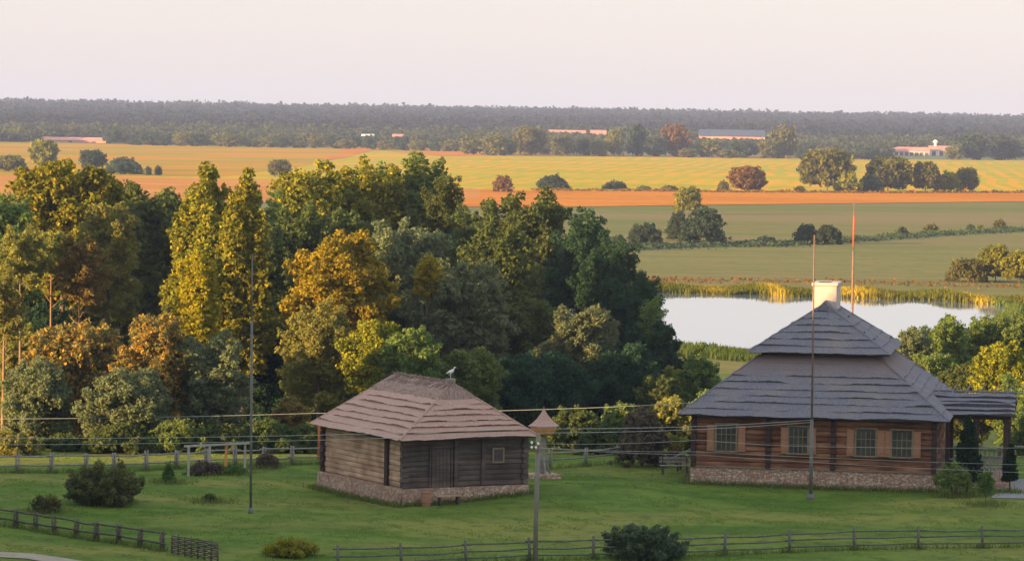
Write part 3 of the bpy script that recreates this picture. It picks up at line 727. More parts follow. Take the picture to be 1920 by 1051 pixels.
# ------------------------------------------------------------------ far forest, belt and buildings
BARNS = [(1310, 1436, 259, 2380), (1106, 1138, 250, 2420), (1028, 1100, 247.5, 2440), (628, 760, 257, 2420), (66, 198, 267, 2160)]
def forest(name, key, y0, y1, seed):
    rng = np.random.default_rng(seed)
    base = unit(70, rng); base[:,2] = np.abs(base[:,2])*1.0
    rows = []; y = y0
    while y < y1:
        rows.append(y); y += 11 + (y-2120)*.011
    Cs, Ns, Ts, Ss = [], [], [], []
    for y in rows:
        half = y*.20; step = 6.5 + (y-2100)*.0014; n = int(2*half/step)
        x = -half + step*np.arange(n) + rng.normal(size=n)*2.2; yy = y + rng.normal(size=n)*5
        h = np.interp(y, [2100, 2350, 2500, 3000, 5400], [6.0, 7.0, 10, 13, 15.5]) * rng.uniform(.72, 1.18, n)
        h = h * (1 + .16*np.sin(x*.018+y*.004)*np.sin(x*.007-y*.011))
        px = 960 + x/yy*FPX
        keep = np.ones(n, bool)
        for (a, b, py, dep) in BARNS:
            zl = CAMZ - (py - hor((a+b)/2))/FPX*yy
            hit = (px > a-3) & (px < b+3) & (yy < dep+16)
            h = np.where(hit, np.minimum(h, zl - ground(x, yy) - .3), h)
        keep &= ~((px > 1672) & (px < 1792) & (yy < 2190)) & (h > 1.2)
        x, yy, h = x[keep], yy[keep], h[keep]; n = len(x)
        k = 34 if y > 2700 else 60
        r = step*.62
        d = unit(n*k, rng).reshape(n, k, 3); d[..., 2] = np.abs(d[..., 2])
        g = ground(x, yy)
        lump = rng.uniform(.75, 1.1, (n, k))
        C = np.empty((n, k, 3)); C[...,0] = x[:,None] + d[...,0]*r*lump; C[...,1] = yy[:,None] + d[...,1]*r*lump
        C[...,2] = g[:,None] + h[:,None]*(.30 + .66*d[...,2]*lump)
        tt = np.repeat(rng.random(n), k)*.62 + rng.random(n*k)*.38
        Cs.append(C.reshape(-1,3)); Ns.append((d + np.array([0,0,.15])).reshape(-1,3)); Ts.append(tt); Ss.append(np.full((n*k,1), 2.5+ (y-2100)*.0006))
    C = np.concatenate(Cs); N = np.concatenate(Ns); T = np.concatenate(Ts); S = np.concatenate(Ss)
    o = link(name, quads_mesh(name, leaf_quads(C, N, S, rng, .85), L[key], T))
    tag(o, kind='stuff')
    pass
forest('forest', 'near_wood', 2105.0, 2560.0, 5)
forest('forest', 'forest', 2560.0, 5450.0, 6)

# distinct trees of the belt at the far field edge
BT = 'trees of the belt at the far field edge'
rb = random.Random(3)
protos = {}
def belt_tree(px, base, top, hw, key, label, i):
    b = G(px, base, ZF); d = b.y; s = FPX/d; H = (base-top)/s; R = hw/s
    k = (key, i % 3)
    if k not in protos:
        rng = np.random.default_rng(i+50)
        lob = lobes_broad(1.0, .12, 2.0, rng, 20)
        protos[k] = (trunk_mesh('trunk', 1.0, .4, 2.0, .05, M['bark'], rng, 3), crown_mesh('crown', lob, L[key], .26, rng, .9, .3, cap=2600))
    root = empty('belt_tree', (b.x, d, ZF), rb.uniform(0, 6)); root.scale = (R, R, H/2)
    tag(root, label, 'tree', BT)
    link('trunk', protos[k][0], root); link('crown', protos[k][1], root)
NAMED = [
 (886,290,254,24,'far_olive','olive belt tree at the left end of the taller clump'),
 (930,292,250,26,'far_olive','wide olive belt tree, second in the taller clump'),
 (992,292,236,32,'far_olive','tallest brown-olive belt tree standing over the orange stubble patch'),
 (950,292,262,18,'far_dark','low dark belt tree left of the tallest brown-olive one'),
 (1055,292,252,22,'far_olive','olive belt tree in front of the small red roofs'),
 (1092,292,258,20,'far_dark','dark belt tree below the small red roofs'),
 (1152,293,240,16,'far_olive','slim olive belt tree right of the small red roofs'),
 (1192,293,233,20,'far_dark','tall dark belt tree left of the orange-lit one'),
 (1268,294,232,27,'far_rust','tall orange-lit belt tree left of the blue-roofed barn'),
 (1228,294,256,20,'far_dark','low dark belt tree beside the tall orange-lit one'),
 (1122,293,262,20,'far_olive','low olive belt tree under the larger red roof'),
 (1330,295,262,24,'far_olive','olive belt tree under the left end of the blue-roofed barn'),
 (1392,296,264,26,'far_dark','dark belt tree under the right end of the blue-roofed barn'),
 (1470,297,236,26,'far_olive','olive belt tree right of the blue-roofed barn'),
 (1440,297,262,18,'far_olive','small olive belt tree right of the blue-roofed barn'),
 (1822,300,250,34,'far_dark','tall dark belt tree right of the white farm'),
 (1880,300,256,34,'far_dark','wide dark belt tree at the right picture edge'),
 (1790,300,272,18,'far_olive','low olive belt tree touching the white farm'),
 (212,270,236,16,'far_dark','dark belt tree right of the long red-roofed barn'),
 (30,266,240,30,'far_olive','olive belt tree left of the long red-roofed barn')]
for i, a in enumerate(NAMED): belt_tree(*a, i)
xx = [-20,250,282,310,345,372,410,440,470,500,532,560,596,628,652,690,722,752,786,815,845,1015,1290,1360,1500,1530,1560,1592,1622,1650]
for i, px in enumerate(xx):
    edge_y = np.interp(px, [0,300,640,860,1100,1500,1920], [265.5,272.5,278,284,292,297.5,301])
    h = rb.uniform(13, 27)
    belt_tree(px + rb.uniform(-8,8), edge_y+1, edge_y - h, rb.uniform(14,22), rb.choice(['far_olive','far_dark','far_olive','far_dark']), 'low hazy belt tree at the foot of the wooded rise', i)

def barn(name, label, px0, px1, base, eave, ridge, depth, wall, roof, doors=0, tower=None, cat='barn'):
    A = P(px0, base, depth); B = P(px1, base, depth + 6)
    s = FPX/depth; Ln = (px1-px0)/s; hw = (base-eave)/s; hr = (eave-ridge)/s; D = 11.0
    base_z = min(A.z, B.z)
    root = empty(name, (A.x, depth, base_z), 0.0); tag(root, label, cat)
    g0 = min(gz(A.x, depth), gz(B.x, depth), gz(A.x, depth+D)) - base_z - .5
    w = MB(); w.box(0, Ln, 0, D, min(g0, -.2), hw)
    w.add([(0,0,hw),(0,D,hw),(0,D/2,hw+hr*.96)], [(0,1,2)]); w.add([(Ln,0,hw),(Ln,D,hw),(Ln,D/2,hw+hr*.96)], [(2,1,0)])
    w.build('wall', wall, root)
    r = MB(); e = .4
    for y0, sg in ((-e, 1), (D+e, -1)):
        z0 = hw - e*hr/(D/2)
        vs = [(-e,y0,z0),(Ln+e,y0,z0),(Ln+e,D/2,hw+hr),(-e,D/2,hw+hr)]
        r.add(vs + [(x,y,z+.25) for x,y,z in vs], [(0,1,2,3),(7,6,5,4),(0,4,5,1),(2,6,7,3),(1,5,6,2),(3,7,4,0)])
    r.build('roof', roof, root)
    for k in range(doors):
        x = Ln*(k+.5)/doors; d = MB(); d.box(x-1.1, x+1.1, -.12, -.003, 0, hw*.78); d.build('window', M['barn_door'], root)
    if tower:
        tx, tw, tz, hd = tower
        t = MB(); t.tube([(tx, D/2, hw),(tx, D/2, tz-1.6)], tw*.55, 10); t.tube([(tx,D/2,tz-1.6),(tx,D/2,tz-.9),(tx,D/2,tz)],[tw*.95,tw*1.05,tw*.4],12)
        t.build('water_tower', M['barn_white'], root)
    return root
barn('barn', 'long low red-roofed barn at the far left edge of the ochre field', 66, 198, 268, 262, 257, 2150, M['barn_wall'], M['barn_red'], 3)
barn('barn', 'long blue-roofed barn with red walls on the wooded rise', 1312, 1434, 262, 254.5, 243, 2390, M['barn_wall'], M['barn_roof'])
barn('barn', 'short bright red shed in the trees left of the tall orange-lit tree', 1108, 1136, 256, 250, 244.5, 2430, M['barn_wall'], M['barn_red'])
barn('barn', 'pale long shed seen over the belt, left of the bright red shed', 1030, 1098, 254, 248, 244, 2450, M['barn_white'], M['barn_red'])
barn('barn', 'small white shed among trees in the left part of the belt', 678, 700, 263, 256, 252, 2430, M['barn_white'], M['barn_white'])
barn('barn', 'pinkish shed among trees above the stubble bend', 736, 760, 264, 256, 252, 2430, M['barn_white'], M['barn_red'])
barn('farm_building', 'low white farm with row of dark openings at the right field edge', 1676, 1742, 292, 283, 276, 2155, M['barn_white'], M['barn_red'], 7, cat='farm')
barn('farm_building', 'white farm hall with slender water tower at the right field edge', 1744, 1786, 292, 281, 274, 2165, M['barn_white'], M['barn_red'], 3, (3.6, 1.5, 9.2, 2), cat='farm')

# ------------------------------------------------------------------ reeds round the pond
def reeds(name, pts, n, h0, h1, width, key, rng, kind='stuff', clumpy=.6, per=.2):
    pts = np.array([tuple(p) for p in pts]); seg = np.linalg.norm(np.diff(pts, axis=0), axis=1); cum = np.concatenate([[0], np.cumsum(seg)])
    u = rng.random(n)*cum[-1]; x = np.interp(u, cum, pts[:,0]); y = np.interp(u, cum, pts[:,1])
    den = .5+.5*np.sin(u*.45+1.2*np.sin(u*.13)); den2 = .5+.5*np.sin(u*.17+2.0)
    w = rng.random(n)
    y = y + w*width; x = x + rng.normal(size=n)*.3
    h = (h0 + (h1-h0)*rng.random(n)*(1-clumpy+clumpy*den))
    base = np.stack([x, y, np.full(n, WATER-.1)], 1)
    lean = rng.normal(size=(n,3))*.12*h[:,None]; lean[:,2] = 0
    top = base + lean; top[:,2] += h
    a = rng.random(n)*6.283; wd = per*rng.uniform(.5,1.3,n)
    side = np.stack([np.cos(a)*wd, np.sin(a)*wd, np.zeros(n)], 1)*.5
    mid = base*.45+top*.55
    Q = np.stack([base-side*.6, base+side*.6, mid+side, top, mid-side], 1).reshape(-1,3)
    gold = .5+.5*np.sin(x*.62+1.5*np.sin(x*.21)+.7); gold = gold**2 * np.interp(x, [15, 30, 45, 58], [.25, .8, .8, 1.0])  # sunlit stripes painted into the reed tint, stronger toward the right
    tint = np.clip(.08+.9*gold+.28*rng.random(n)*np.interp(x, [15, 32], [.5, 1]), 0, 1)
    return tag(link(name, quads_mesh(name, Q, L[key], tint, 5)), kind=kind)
far_shore = [G(px, py, WATER) for px, py in [(1000,552),(1180,550),(1236,549),(1300,551),(1360,553),(1420,552),(1480,557),(1540,558),(1600,559),(1680,562),(1740,563),(1790,566),(1850,570),(1990,576)]]
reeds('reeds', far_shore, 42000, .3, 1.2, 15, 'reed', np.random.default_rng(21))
dry = [tuple(G(px, py, ZF)) for px, py in [(1190,524),(1300,527),(1460,528),(1600,530),(1760,534),(1990,540)]]
scrub_strip('shore_scrub', dry, 4.0, .4, 'far_rust', 900, RNG, leaf=.4)
right_end = [G(px, py, WATER) for px, py in [(1862,570),(1915,578),(1905,592),(1880,610),(1850,640)]]
reeds('reeds', right_end, 8000, .3, .9, 6, 'rough', np.random.default_rng(22))
near_shore = [G(px, py, WATER) for px, py in [(1160,660),(1250,648),(1300,651),(1360,657),(1430,662),(1530,668),(1640,680),(1740,668)]]
reeds('bank_grass', near_shore, 16000, .3, .9, -14, 'rough', np.random.default_rng(23), per=.14)

# ------------------------------------------------------------------ buildings
def courses(mb, A, B, C, D, n, lift, th, rng, cells=26, jit=.010, overlap=.16, t_to=1.0, fade=0):
    """stepped shingle courses on the slope A-B (eave) to D-C (top)"""
    A, B, C, D = map(Vector, (A, B, C, D))
    ins = th*1.1/max(.5, ((D+C)/2-(A+B)/2).length)
    def pt(u, t): return (A.lerp(B, u)).lerp(D.lerp(C, u), t)
    for r in range(n):
        t0 = r/n*t_to; t1 = (r+1)/n*t_to
        lo, li, hi = [], [], []
        lv = rng.uniform(.1,1.35, cells+1); lv = np.convolve(np.pad(lv, 5, mode='edge'), [1/11]*11, 'valid'); lv = np.clip((lv-.72)*2.6+.8, .15, 1.45); w = rng.uniform(-1,1, cells+1); w = np.convolve(np.pad(w, 4, mode='edge'), [1/9]*9, 'valid')*1.8
        for i in range(cells+1):
            u = i/cells; j = (w[i]+rng.uniform(-.3,.3))*jit if 0 < i < cells else 0
            tl = max(t0 - overlap/n, -.02) + (j if r else j*.4)
            p = pt(u, tl); k = lift*(1 if n-r > fade else .3)*(lv[i] if 0 < i < cells else .8)
            lo.append(p + Vector((0,0,k))); li.append(pt(u, tl + ins) + Vector((0,0,-.01)))
            hi.append(pt(u, t1) + Vector((0,0,.012)))
        nv = len(mb.v); mb.v += [tuple(v) for v in lo+li+hi]; c = cells+1
        for i in range(cells):
            mb.f.append((nv+i, nv+i+1, nv+2*c+i+1, nv+2*c+i)); mb.mi.append(0)
            mb.f.append((nv+c+i, nv+c+i+1, nv+i+1, nv+i)); mb.mi.append(0)
            q = nv+c
    return mb

rng_b = np.random.default_rng(77)
def hip_roof(mb, e, t, z0, z1, n, lift=.10, th=.09, t_to=1.0, cells=26, fade=0):
    (ex0, ex1, ey0, ey1), (tx0, tx1, ty0, ty1) = e, t
    E = [(ex0,ey0,z0),(ex1,ey0,z0),(ex1,ey1,z0),(ex0,ey1,z0)]; T = [(tx0,ty0,z1),(tx1,ty0,z1),(tx1,ty1,z1),(tx0,ty1,z1)]
    for i in range(4):
        j = (i+1) % 4
        courses(mb, E[i], E[j], T[j], T[i], n, lift, th, rng_b, cells, t_to=t_to, fade=fade)
    # hip ridges
    for i in range(4):
        a = Vector(E[i]); b = Vector(T[i]); b = a.lerp(b, t_to)
        mb.tube([a+Vector((0,0,lift*.3)), a.lerp(b,.5)+Vector((0,0,lift*.3)), b+Vector((0,0,lift*.3))], [.05,.05,.05], 6)
    # closed core under the courses
    o = -.05
    mb.add([(x,y,z+o) for x,y,z in E] + [(x,y,z+o) for x,y,z in T], [(3,2,1,0),(0,1,5,4),(1,2,6,5),(2,3,7,6),(3,0,4,7),(4,5,6,7)], 1)

def log_wall(mb, p0, p1, z0, z1, h=.27, out=.075, gap=.025, ends=.0, rng=rng_b):
    """stack of hewn logs along the line p0-p1 (2D), bulging outward"""
    p0 = Vector((*p0,0)); p1 = Vector((*p1,0)); d = (p1-p0).normalized(); nrm = Vector((d.y, -d.x, 0))
    n = max(1, round((z1-z0)/h)); h = (z1-z0)/n
    a = p0 - d*ends; b = p1 + d*ends
    prof = [(0,0),(out*.7,.10),(out,.32),(out,.72),(out*.75,.92),(0,1)]
    seg = 6
    for k in range(n):
        zz = z0+k*h; off = rng.uniform(-.012,.012)
        base = len(mb.v)
        for i in range(seg+1):
            q = a.lerp(b, i/seg); wob = rng.uniform(-.008,.008)
            for (o, t) in prof:
                mb.v.append(tuple(q + nrm*(o+ (off+wob if 0<o else 0)) + Vector((0,0,zz+t*h*(1-gap)))))
        m_ = len(prof)
        for i in range(seg):
            for j in range(m_-1):
                mb.f.append((base+i*m_+j, base+(i+1)*m_+j, base+(i+1)*m_+j+1, base+i*m_+j+1)); mb.mi.append(0)
        mb.f.append(tuple(base+j for j in range(m_))); mb.mi.append(0)
        mb.f.append(tuple(base+seg*m_+j for j in reversed(range(m_)))); mb.mi.append(0)

def plinth(mb, x0, x1, y0, y1, z0, z1, rng, batter=.06):
    """rough masonry block with uneven faces"""
    nxs = int((x1-x0)/.25)+1; nys = int((y1-y0)/.25)+1; nz = 6
    def side(f, n):
        base = len(mb.v)
        for i in range(n+1):
            for j in range(nz+1):
                t = j/nz; mb.v.append(tuple(f(i/n, t)))
        for i in range(n):
            for j in range(nz):
                a = base+i*(nz+1)+j; mb.f.append((a, a+nz+1, a+nz+2, a+1)); mb.mi.append(0)
    def r(u, t): return rng.uniform(-.022,.022) if 0 < u < 1 and t < 1 else 0
    side(lambda u,t: (x0+(x1-x0)*u, y0-batter*(1-t)+r(u,t), z0+(z1-z0)*t), nxs)
    side(lambda u,t: (x1+batter*(1-t)+r(u,t), y0+(y1-y0)*u, z0+(z1-z0)*t), nys)
    side(lambda u,t: (x1-(x1-x0)*u, y1+batter*(1-t)+r(u,t), z0+(z1-z0)*t), nxs)
    side(lambda u,t: (x0-batter*(1-t)+r(u,t), y1-(y1-y0)*u, z0+(z1-z0)*t), nys)
    mb.add([(x0,y0,z1),(x1,y0,z1),(x1,y1,z1),(x0,y1,z1)], [(0,1,2,3)])

# ---- log house
AL = R_(9.0)
house = empty('log_house', (8.92, 179.6, .12), -AL)
tag(house, 'large red-brown log house with two-tier blue-grey shingle roof and white chimney', 'house')
HW, HL = 11.5, 14.6
mb = MB(); plinth(mb, -.17, HW+.17, -.17, HL+.17, -.9, .74, rng_b); mb.build('plinth', M['stone'], house)
mb = MB(); mb.beam((-.2,-.16,.79),(HW+.2,-.16,.79),.14,.07); mb.beam((HW+.16,-.05,.79),(HW+.16,HL,.79),.14,.07); mb.build('sill_board', M['frame'], house)
mb = MB()
log_wall(mb, (0,0), (HW,0), .76, 3.42); log_wall(mb, (HW,0), (HW,HL), .76, 3.42); log_wall(mb, (HW,HL), (0,HL), .76, 3.42); log_wall(mb, (0,HL), (0,0), .76, 3.42)
mb.box(.02, HW-.02, .02, HL-.02, .75, 3.45)
mb.build('wall', M['log'], house)
for x in (-.02, 3.58, 6.70, HW+.02):
    mb = MB()
    n = 10
    for k in range(n):
        z = .76 + k*.266; e = .11 if k % 2 else .06
        mb.bbox(x-.12-.015*(k%2), x+.12+.015*(k%2), -.20-e, .1, z+.01, z+.255, .02)
    mb.build('corner_post', M['log_dark'], house)
mb = MB(); e = .72
hip_roof(mb, (-e, HW+e, -e, HL+e), (HW/2-2.92, HW/2+2.92, 2.83, HL-2.83), 3.30, 6.02, 9, .105, .1, cells=70, fade=2)
lower = mb.build('lower_roof', [M['shingle'], M['under']], house)
mb = MB(); log_wall(mb, (HW/2-2.75, 3.0), (HW/2+2.75, 3.0), 5.8, 6.35, .28); log_wall(mb, (HW/2+2.75, 3.0), (HW/2+2.75, HL-3.0), 5.8, 6.35, .28)
mb.box(HW/2-2.74, HW/2+2.74, 3.01, HL-3.01, 5.7, 6.36); mb.build('frieze_wall', M['log'], house)
mb = MB(); f = 3.42
hip_roof(mb, (HW/2-f, HW/2+f, 2.30, HL-2.30), (HW/2-.05, HW/2+.05, 5.7, HL-5.7), 6.20, 8.42, 7, .10, .1, cells=44)
mb.tube([(HW/2, 5.65, 8.5), (HW/2, HL-5.65, 8.5)], .09, 7)
# little gablet over the front hip
mb.add([(HW/2-.55,5.2,8.02),(HW/2+.55,5.2,8.02),(HW/2,5.25,8.62),(HW/2,6.6,8.62),(HW/2-.6,6.4,8.02),(HW/2+.6,6.4,8.02)],[(0,1,2),(0,2,3,4),(1,5,3,2)],0)
upper = mb.build('upper_roof', [M['shingle'], M['under']], house)
mb = MB(); cx = HW/2-.12
mb.bbox(cx-.55, cx+.66, 6.35, 8.9, 7.6, 9.30, .03); mb.bbox(cx-.60, cx+.71, 6.29, 8.96, 9.302, 9.46, .03)
ch = mb.build('chimney', M['white'], upper)
mb = MB(); mb.box(cx-.3, cx+.3, 6.7, 7.9, 9.44, 9.466); mb.build('flue', M['soot'], ch)
# windows
def window(x, z0, z1, w, shut):
    fr = MB(); y = -.10
    fr.bbox(x-w/2-.09, x-w/2, y-.10, y+.05, z0-.02, z1+.09, .012); fr.bbox(x+w/2, x+w/2+.09, y-.10, y+.05, z0-.02, z1+.09, .012)
    fr.bbox(x-w/2-.13, x+w/2+.13, y-.13, y+.05, z1+.092, z1+.17, .012); fr.bbox(x-w/2-.13, x+w/2+.13, y-.16, y+.05, z0-.10, z0-.022, .012)
    fr.box(x-.018, x+.018, y-.075, y-.03, z0, z1)
    for k in (1,2): fr.box(x-w/2, x+w/2, y-.070, y-.035, z0+(z1-z0)*k/3-.016, z0+(z1-z0)*k/3+.016)
    for sx in (-.25,.25): fr.box(x+sx*w-.012, x+sx*w+.012, y-.066, y-.038, z0, z1)
    win = fr.build('window', M['frame'], house)
    p = MB(); p.box(x-w/2, x+w/2, y-.045, y-.025, z0-.01, z1+.08); p.build('pane', M['glass'], win)
    for (s0, s1) in shut:
        sh = MB(); sh.bbox(s0, s1, y-.09, y-.04, z0-.06, z1+.06, .012)
        sh.bbox(s0+.05, s1-.05, y-.115, y-.092, z0+.06, (z0+z1)/2-.05, .008); sh.bbox(s0+.05, s1-.05, y-.115, y-.092, (z0+z1)/2+.05, z1-.06, .008)
        for zz in (z0+.12, z1-.2): sh.box(s0-.02, s1+.0, y-.122, y-.1155, zz, zz+.035)
        sh.build('shutter', M['shutter'], win)
window(1.55, 1.60, 2.74, .92, [(.62,.98),(2.12,2.48)])
window(5.02, 1.58, 2.72, .86, [(4.18,4.56),(5.50,5.88)])
window(8.26, 1.56, 2.70, .90, [(7.34,7.70),(8.80,9.16)])
window(9.98, 1.55, 2.69, .92, [(9.17,9.44),(10.52,10.88)])
# porch on the right flank
PX0, PX1, PY0, PY1 = HW+.15, HW+3.45, 3.6, 9.2
mb = MB(); pm = (PY0+PY1)/2
courses(mb, (PX0-.3,PY0-.5,3.34),(PX1+.25,PY0-.5,3.34),(PX1+.25,pm,4.16),(PX0-1.9,pm,4.16), 5, .15, .13, rng_b, 18)
courses(mb, (PX1+.25,PY1+.5,3.36),(PX0-.3,PY1+.5,3.36),(PX0-1.9,pm,4.16),(PX1+.25,pm,4.16), 5, .15, .13, rng_b, 18)
mb.add([(PX0-.3,PY0-.45,3.3),(PX1+.2,PY0-.45,3.3),(PX1+.2,pm,4.1),(PX0-1.5,pm,4.1),(PX1+.2,PY1+.45,3.3),(PX0-.3,PY1+.45,3.3)],[(3,2,1,0),(5,4,2,3),(1,2,4)],1)
mb.tube([(PX0-.5,pm,4.27),(PX1+.3,pm,4.27)],.06,6)
porch = mb.build('porch_roof', [M['shingle'], M['under']], house)
for k in range(6):
    x = PX0-.2+ k*.68; mb = MB()
    mb.beam((x-.12,pm-.12,4.12),(x+.14,pm+.12,4.6),.05,.05); mb.build('ridge_stake', M['grey_wood'], porch)
for x, y in ((PX0+.35,PY0),(PX0+1.75,PY0),(PX1-.15,PY0),(PX1-.15,pm+.6),(PX1-.15,PY1),(PX0+1.5,PY1),(PX0+.3,PY1)):
    mb = MB(); mb.bbox(x-.11,x+.11,y-.11,y+.11,.1,3.2,.03); mb.bbox(x-.17,x+.17,y-.17,y+.17,2.98,3.18,.03); mb.bbox(x-.16,x+.16,y-.16,y+.16,.1,.4,.02)
    mb.build('porch_post', M['log_dark'], house)
mb = MB()
mb.beam((PX0,PY0,3.22),(PX1,PY0,3.22),.16,.18); mb.beam((PX1-.15,PY0,3.22),(PX1-.15,PY1,3.22),.16,.18); mb.beam((PX0,PY1,3.22),(PX1,PY1,3.22),.16,.18)
mb.build('porch_beam', M['log_dark'], house)
for yy in (PY0, PY1):
    mb = MB()
    for z in (.75, 1.15): mb.beam((PX0+.1,yy,z),(PX1-.2,yy,z),.07,.09)
    for k in range(14):
        x = PX0+.2+k*.225; mb.beam((x,yy,.35),(x,yy,1.19),.05,.05)
    mb.build('railing', M['grey_wood'], house)
mb = MB(); plinth(mb, PX0, PX1+.1, PY0-.2, PY1+.2, -.9, .32, rng_b); mb.build('porch_floor', M['stone'], house)

# ---- hut
YW = R_(28)
HC = Vector((-4.72, 168.0, .0))
hut = empty('log_hut', HC, YW)
tag(hut, 'small weathered log hut with pinkish brown hipped shingle roof', 'hut')
W, D = 6.1, 8.5          # along local x: dark front wall; along local y: pale side wall
mb = MB(); plinth(mb, -.28, W+.15, -.28, D+.15, -.9, .74, rng_b, .12); mb.build('plinth', M['stone'], hut)
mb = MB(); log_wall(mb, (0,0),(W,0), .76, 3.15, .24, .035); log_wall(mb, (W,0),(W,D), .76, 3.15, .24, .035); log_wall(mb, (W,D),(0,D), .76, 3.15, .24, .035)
mb.box(.02, W-.02, .02, D-.02, .75, 3.18); mb.build('front_wall', M['hut_shade'], hut)
mb = MB(); log_wall(mb, (0,D),(0,0), .76, 3.15, .24, .035); mb.build('side_wall', M['hut_lit'], hut)
for (x, y) in ((-.02,-.02),(W+.02,-.02),(-.02,D+.02)):
    mb = MB()
    for k in range(10):
        z = .76+k*.239; e = .05 if k % 2 else 0
        mb.bbox(x-.13-e, x+.13+e, y-.13-(.05-e), y+.13+(.05-e), z+.008, z+.23, .02)
    mb.build('corner_post', M['hut_shade'] if x > 1 or y < 1 else M['log_dark'], hut)
mb = MB(); mb.bbox(-.16, -.02, 1.5, 1.8, .7, 3.1, .02); mb.build('wall_post', M['log_dark'], hut)
for x in (2.55, 3.95):
    mb = MB(); mb.bbox(x-.09, x+.09, -.15, -.02, .77, 3.1, .02); mb.build('wall_post', M['hut_shade'], hut)
mb = MB()
for k in range(5): mb.bbox(1.32+k*.19, 1.32+k*.19+.182, -.13, -.05, .66, 2.5, .008)
mb.beam((1.25,-.09,.66),(1.25,-.09,2.55),.07,.07); mb.beam((2.34,-.09,.66),(2.34,-.09,2.55),.07,.07); mb.beam((1.2,-.09,2.57),(2.39,-.09,2.57),.07,.07)
door = mb.build('door', M['hut_shade'], hut); door['label'] = 'plank door of the hut, slightly browner than the wall'
mb = MB(); mb.beam((2.18,-.17,1.5),(2.18,-.17,1.68),.03,.04); mb.build('handle', M['rust'], door)
mb = MB(); x, z0, z1 = 4.72, 1.85, 2.4
for (a, b, c, d_) in ((x-.31,x-.23,z0-.08,z1+.08),(x+.23,x+.31,z0-.08,z1+.08),(x-.229,x+.229,z0-.08,z0),(x-.229,x+.229,z1,z1+.08)): mb.bbox(a,b,-.14,-.05,c,d_,.01)
win = mb.build('window', M['frame'], hut)
mb = MB(); mb.box(x-.23,x+.23,-.09,-.076,z0,z1); mb.build('pane', M['soot'], win)
mb = MB(); e = .5
hip_roof(mb, (-e, W+e, -e, D+e), (W/2-.04, W/2+.04, 1.35, D-1.2), 2.98, 5.28, 7, .105, .10, t_to=.74, cells=46)
# old thatch cap over the ridge
E = [(-e,-e,2.98),(W+e,-e,2.98),(W+e,D+e,2.98),(-e,D+e,2.98)]; T = [(W/2-.04,1.35,5.28),(W/2+.04,1.35,5.28),(W/2+.04,D-1.2,5.28),(W/2-.04,D-1.2,5.28)]
roof = mb.build('roof', [M['hut_roof'], M['under']], hut)
mb = MB()
for i in range(4):
    j = (i+1) % 4
    a, b, c, d_ = [Vector(v) for v in (E[i], E[j], T[j], T[i])]
    nn = 26; rows = 6; base = len(mb.v)
    for r in range(rows+1):
        t = .72+.30*r/rows
        for q in range(nn+1):
            u = q/nn; p = a.lerp(b,u).lerp(d_.lerp(c,u), min(t,1)) + Vector((0,0,.10+ (rng_b.uniform(-.05,.06) if 0<q<nn else .02) - (.08 if r == 0 else 0)))
            mb.v.append(tuple(p))
    for r in range(rows):
        for q in range(nn):
            k = base+r*(nn+1)+q; mb.f.append((k,k+1,k+nn+2,k+nn+1)); mb.mi.append(0)
for k in range(120):
    t = k/119; y = 1.35+(D-2.55)*t; s = 1 if k % 2 else -1
    p = Vector((W/2 - s*.16, y+rng_b.uniform(-.05,.05), 5.42+rng_b.uniform(-.02,.07))); q = Vector((W/2+s*rng_b.uniform(.35,.6), y+rng_b.uniform(-.12,.12), 5.2+rng_b.uniform(-.1,.0)))
    mb.beam(p, q, .035, .03)
cap = mb.build('ridge_thatch', M['hut_cap'], roof)
mb = MB(); sx, sy = W/2+.05, 1.65
mb.bbox(sx-.2, sx+.2, sy-.16, sy+.16, 4.9, 5.55, .02); stub = mb.build('chimney_stub', M['grey_wood'], roof)

# stork standing on the stub
sp = hut.matrix_basis @ Vector((sx, sy, 5.55))
bird = empty('bird', sp, R_(-8)); tag(bird, 'white stork with black tail standing on the hut ridge', 'bird')
mb = MB()
body = [(-.30,0,.22),(-.24,0,.27),(-.14,0,.34),(0,0,.43),(.11,0,.51),(.18,0,.57),(.22,0,.63),(.24,0,.70),(.27,0,.75),(.31,0,.755),(.34,0,.745),(.37,0,.735)]
rad = [.015,.06,.105,.125,.11,.075,.045,.035,.045,.045,.03,.018]
mb.tube(body, rad, 12)
for s in (-.045,.045): mb.tube([(0,s,.33),(.02,s,.17),(0,s,.0)],[.022,.014,.013],6)
bird.scale = (.68,.68,.68)
ob = mb.build('bird_body', [M['bird_white']], bird, True)
mb = MB(); mb.tube([(-.36,0,.16),(-.30,0,.215),(-.22,0,.262),(-.16,0,.30)],[.02,.068,.085,.06],10)
for s in (-.1,.1): mb.tube([(-.30,s,.22),(-.15,s,.31),(-.02,s*1.1,.41)],[.015,.05,.03],8)
mb.build('wing_tips', M['bird_black'], bird, True)
mb = MB(); mb.tube([(.36,0,.738),(.46,0,.71),(.54,0,.685)],[.018,.012,.004],8); mb.build('beak', M['bird_red'], bird, True)

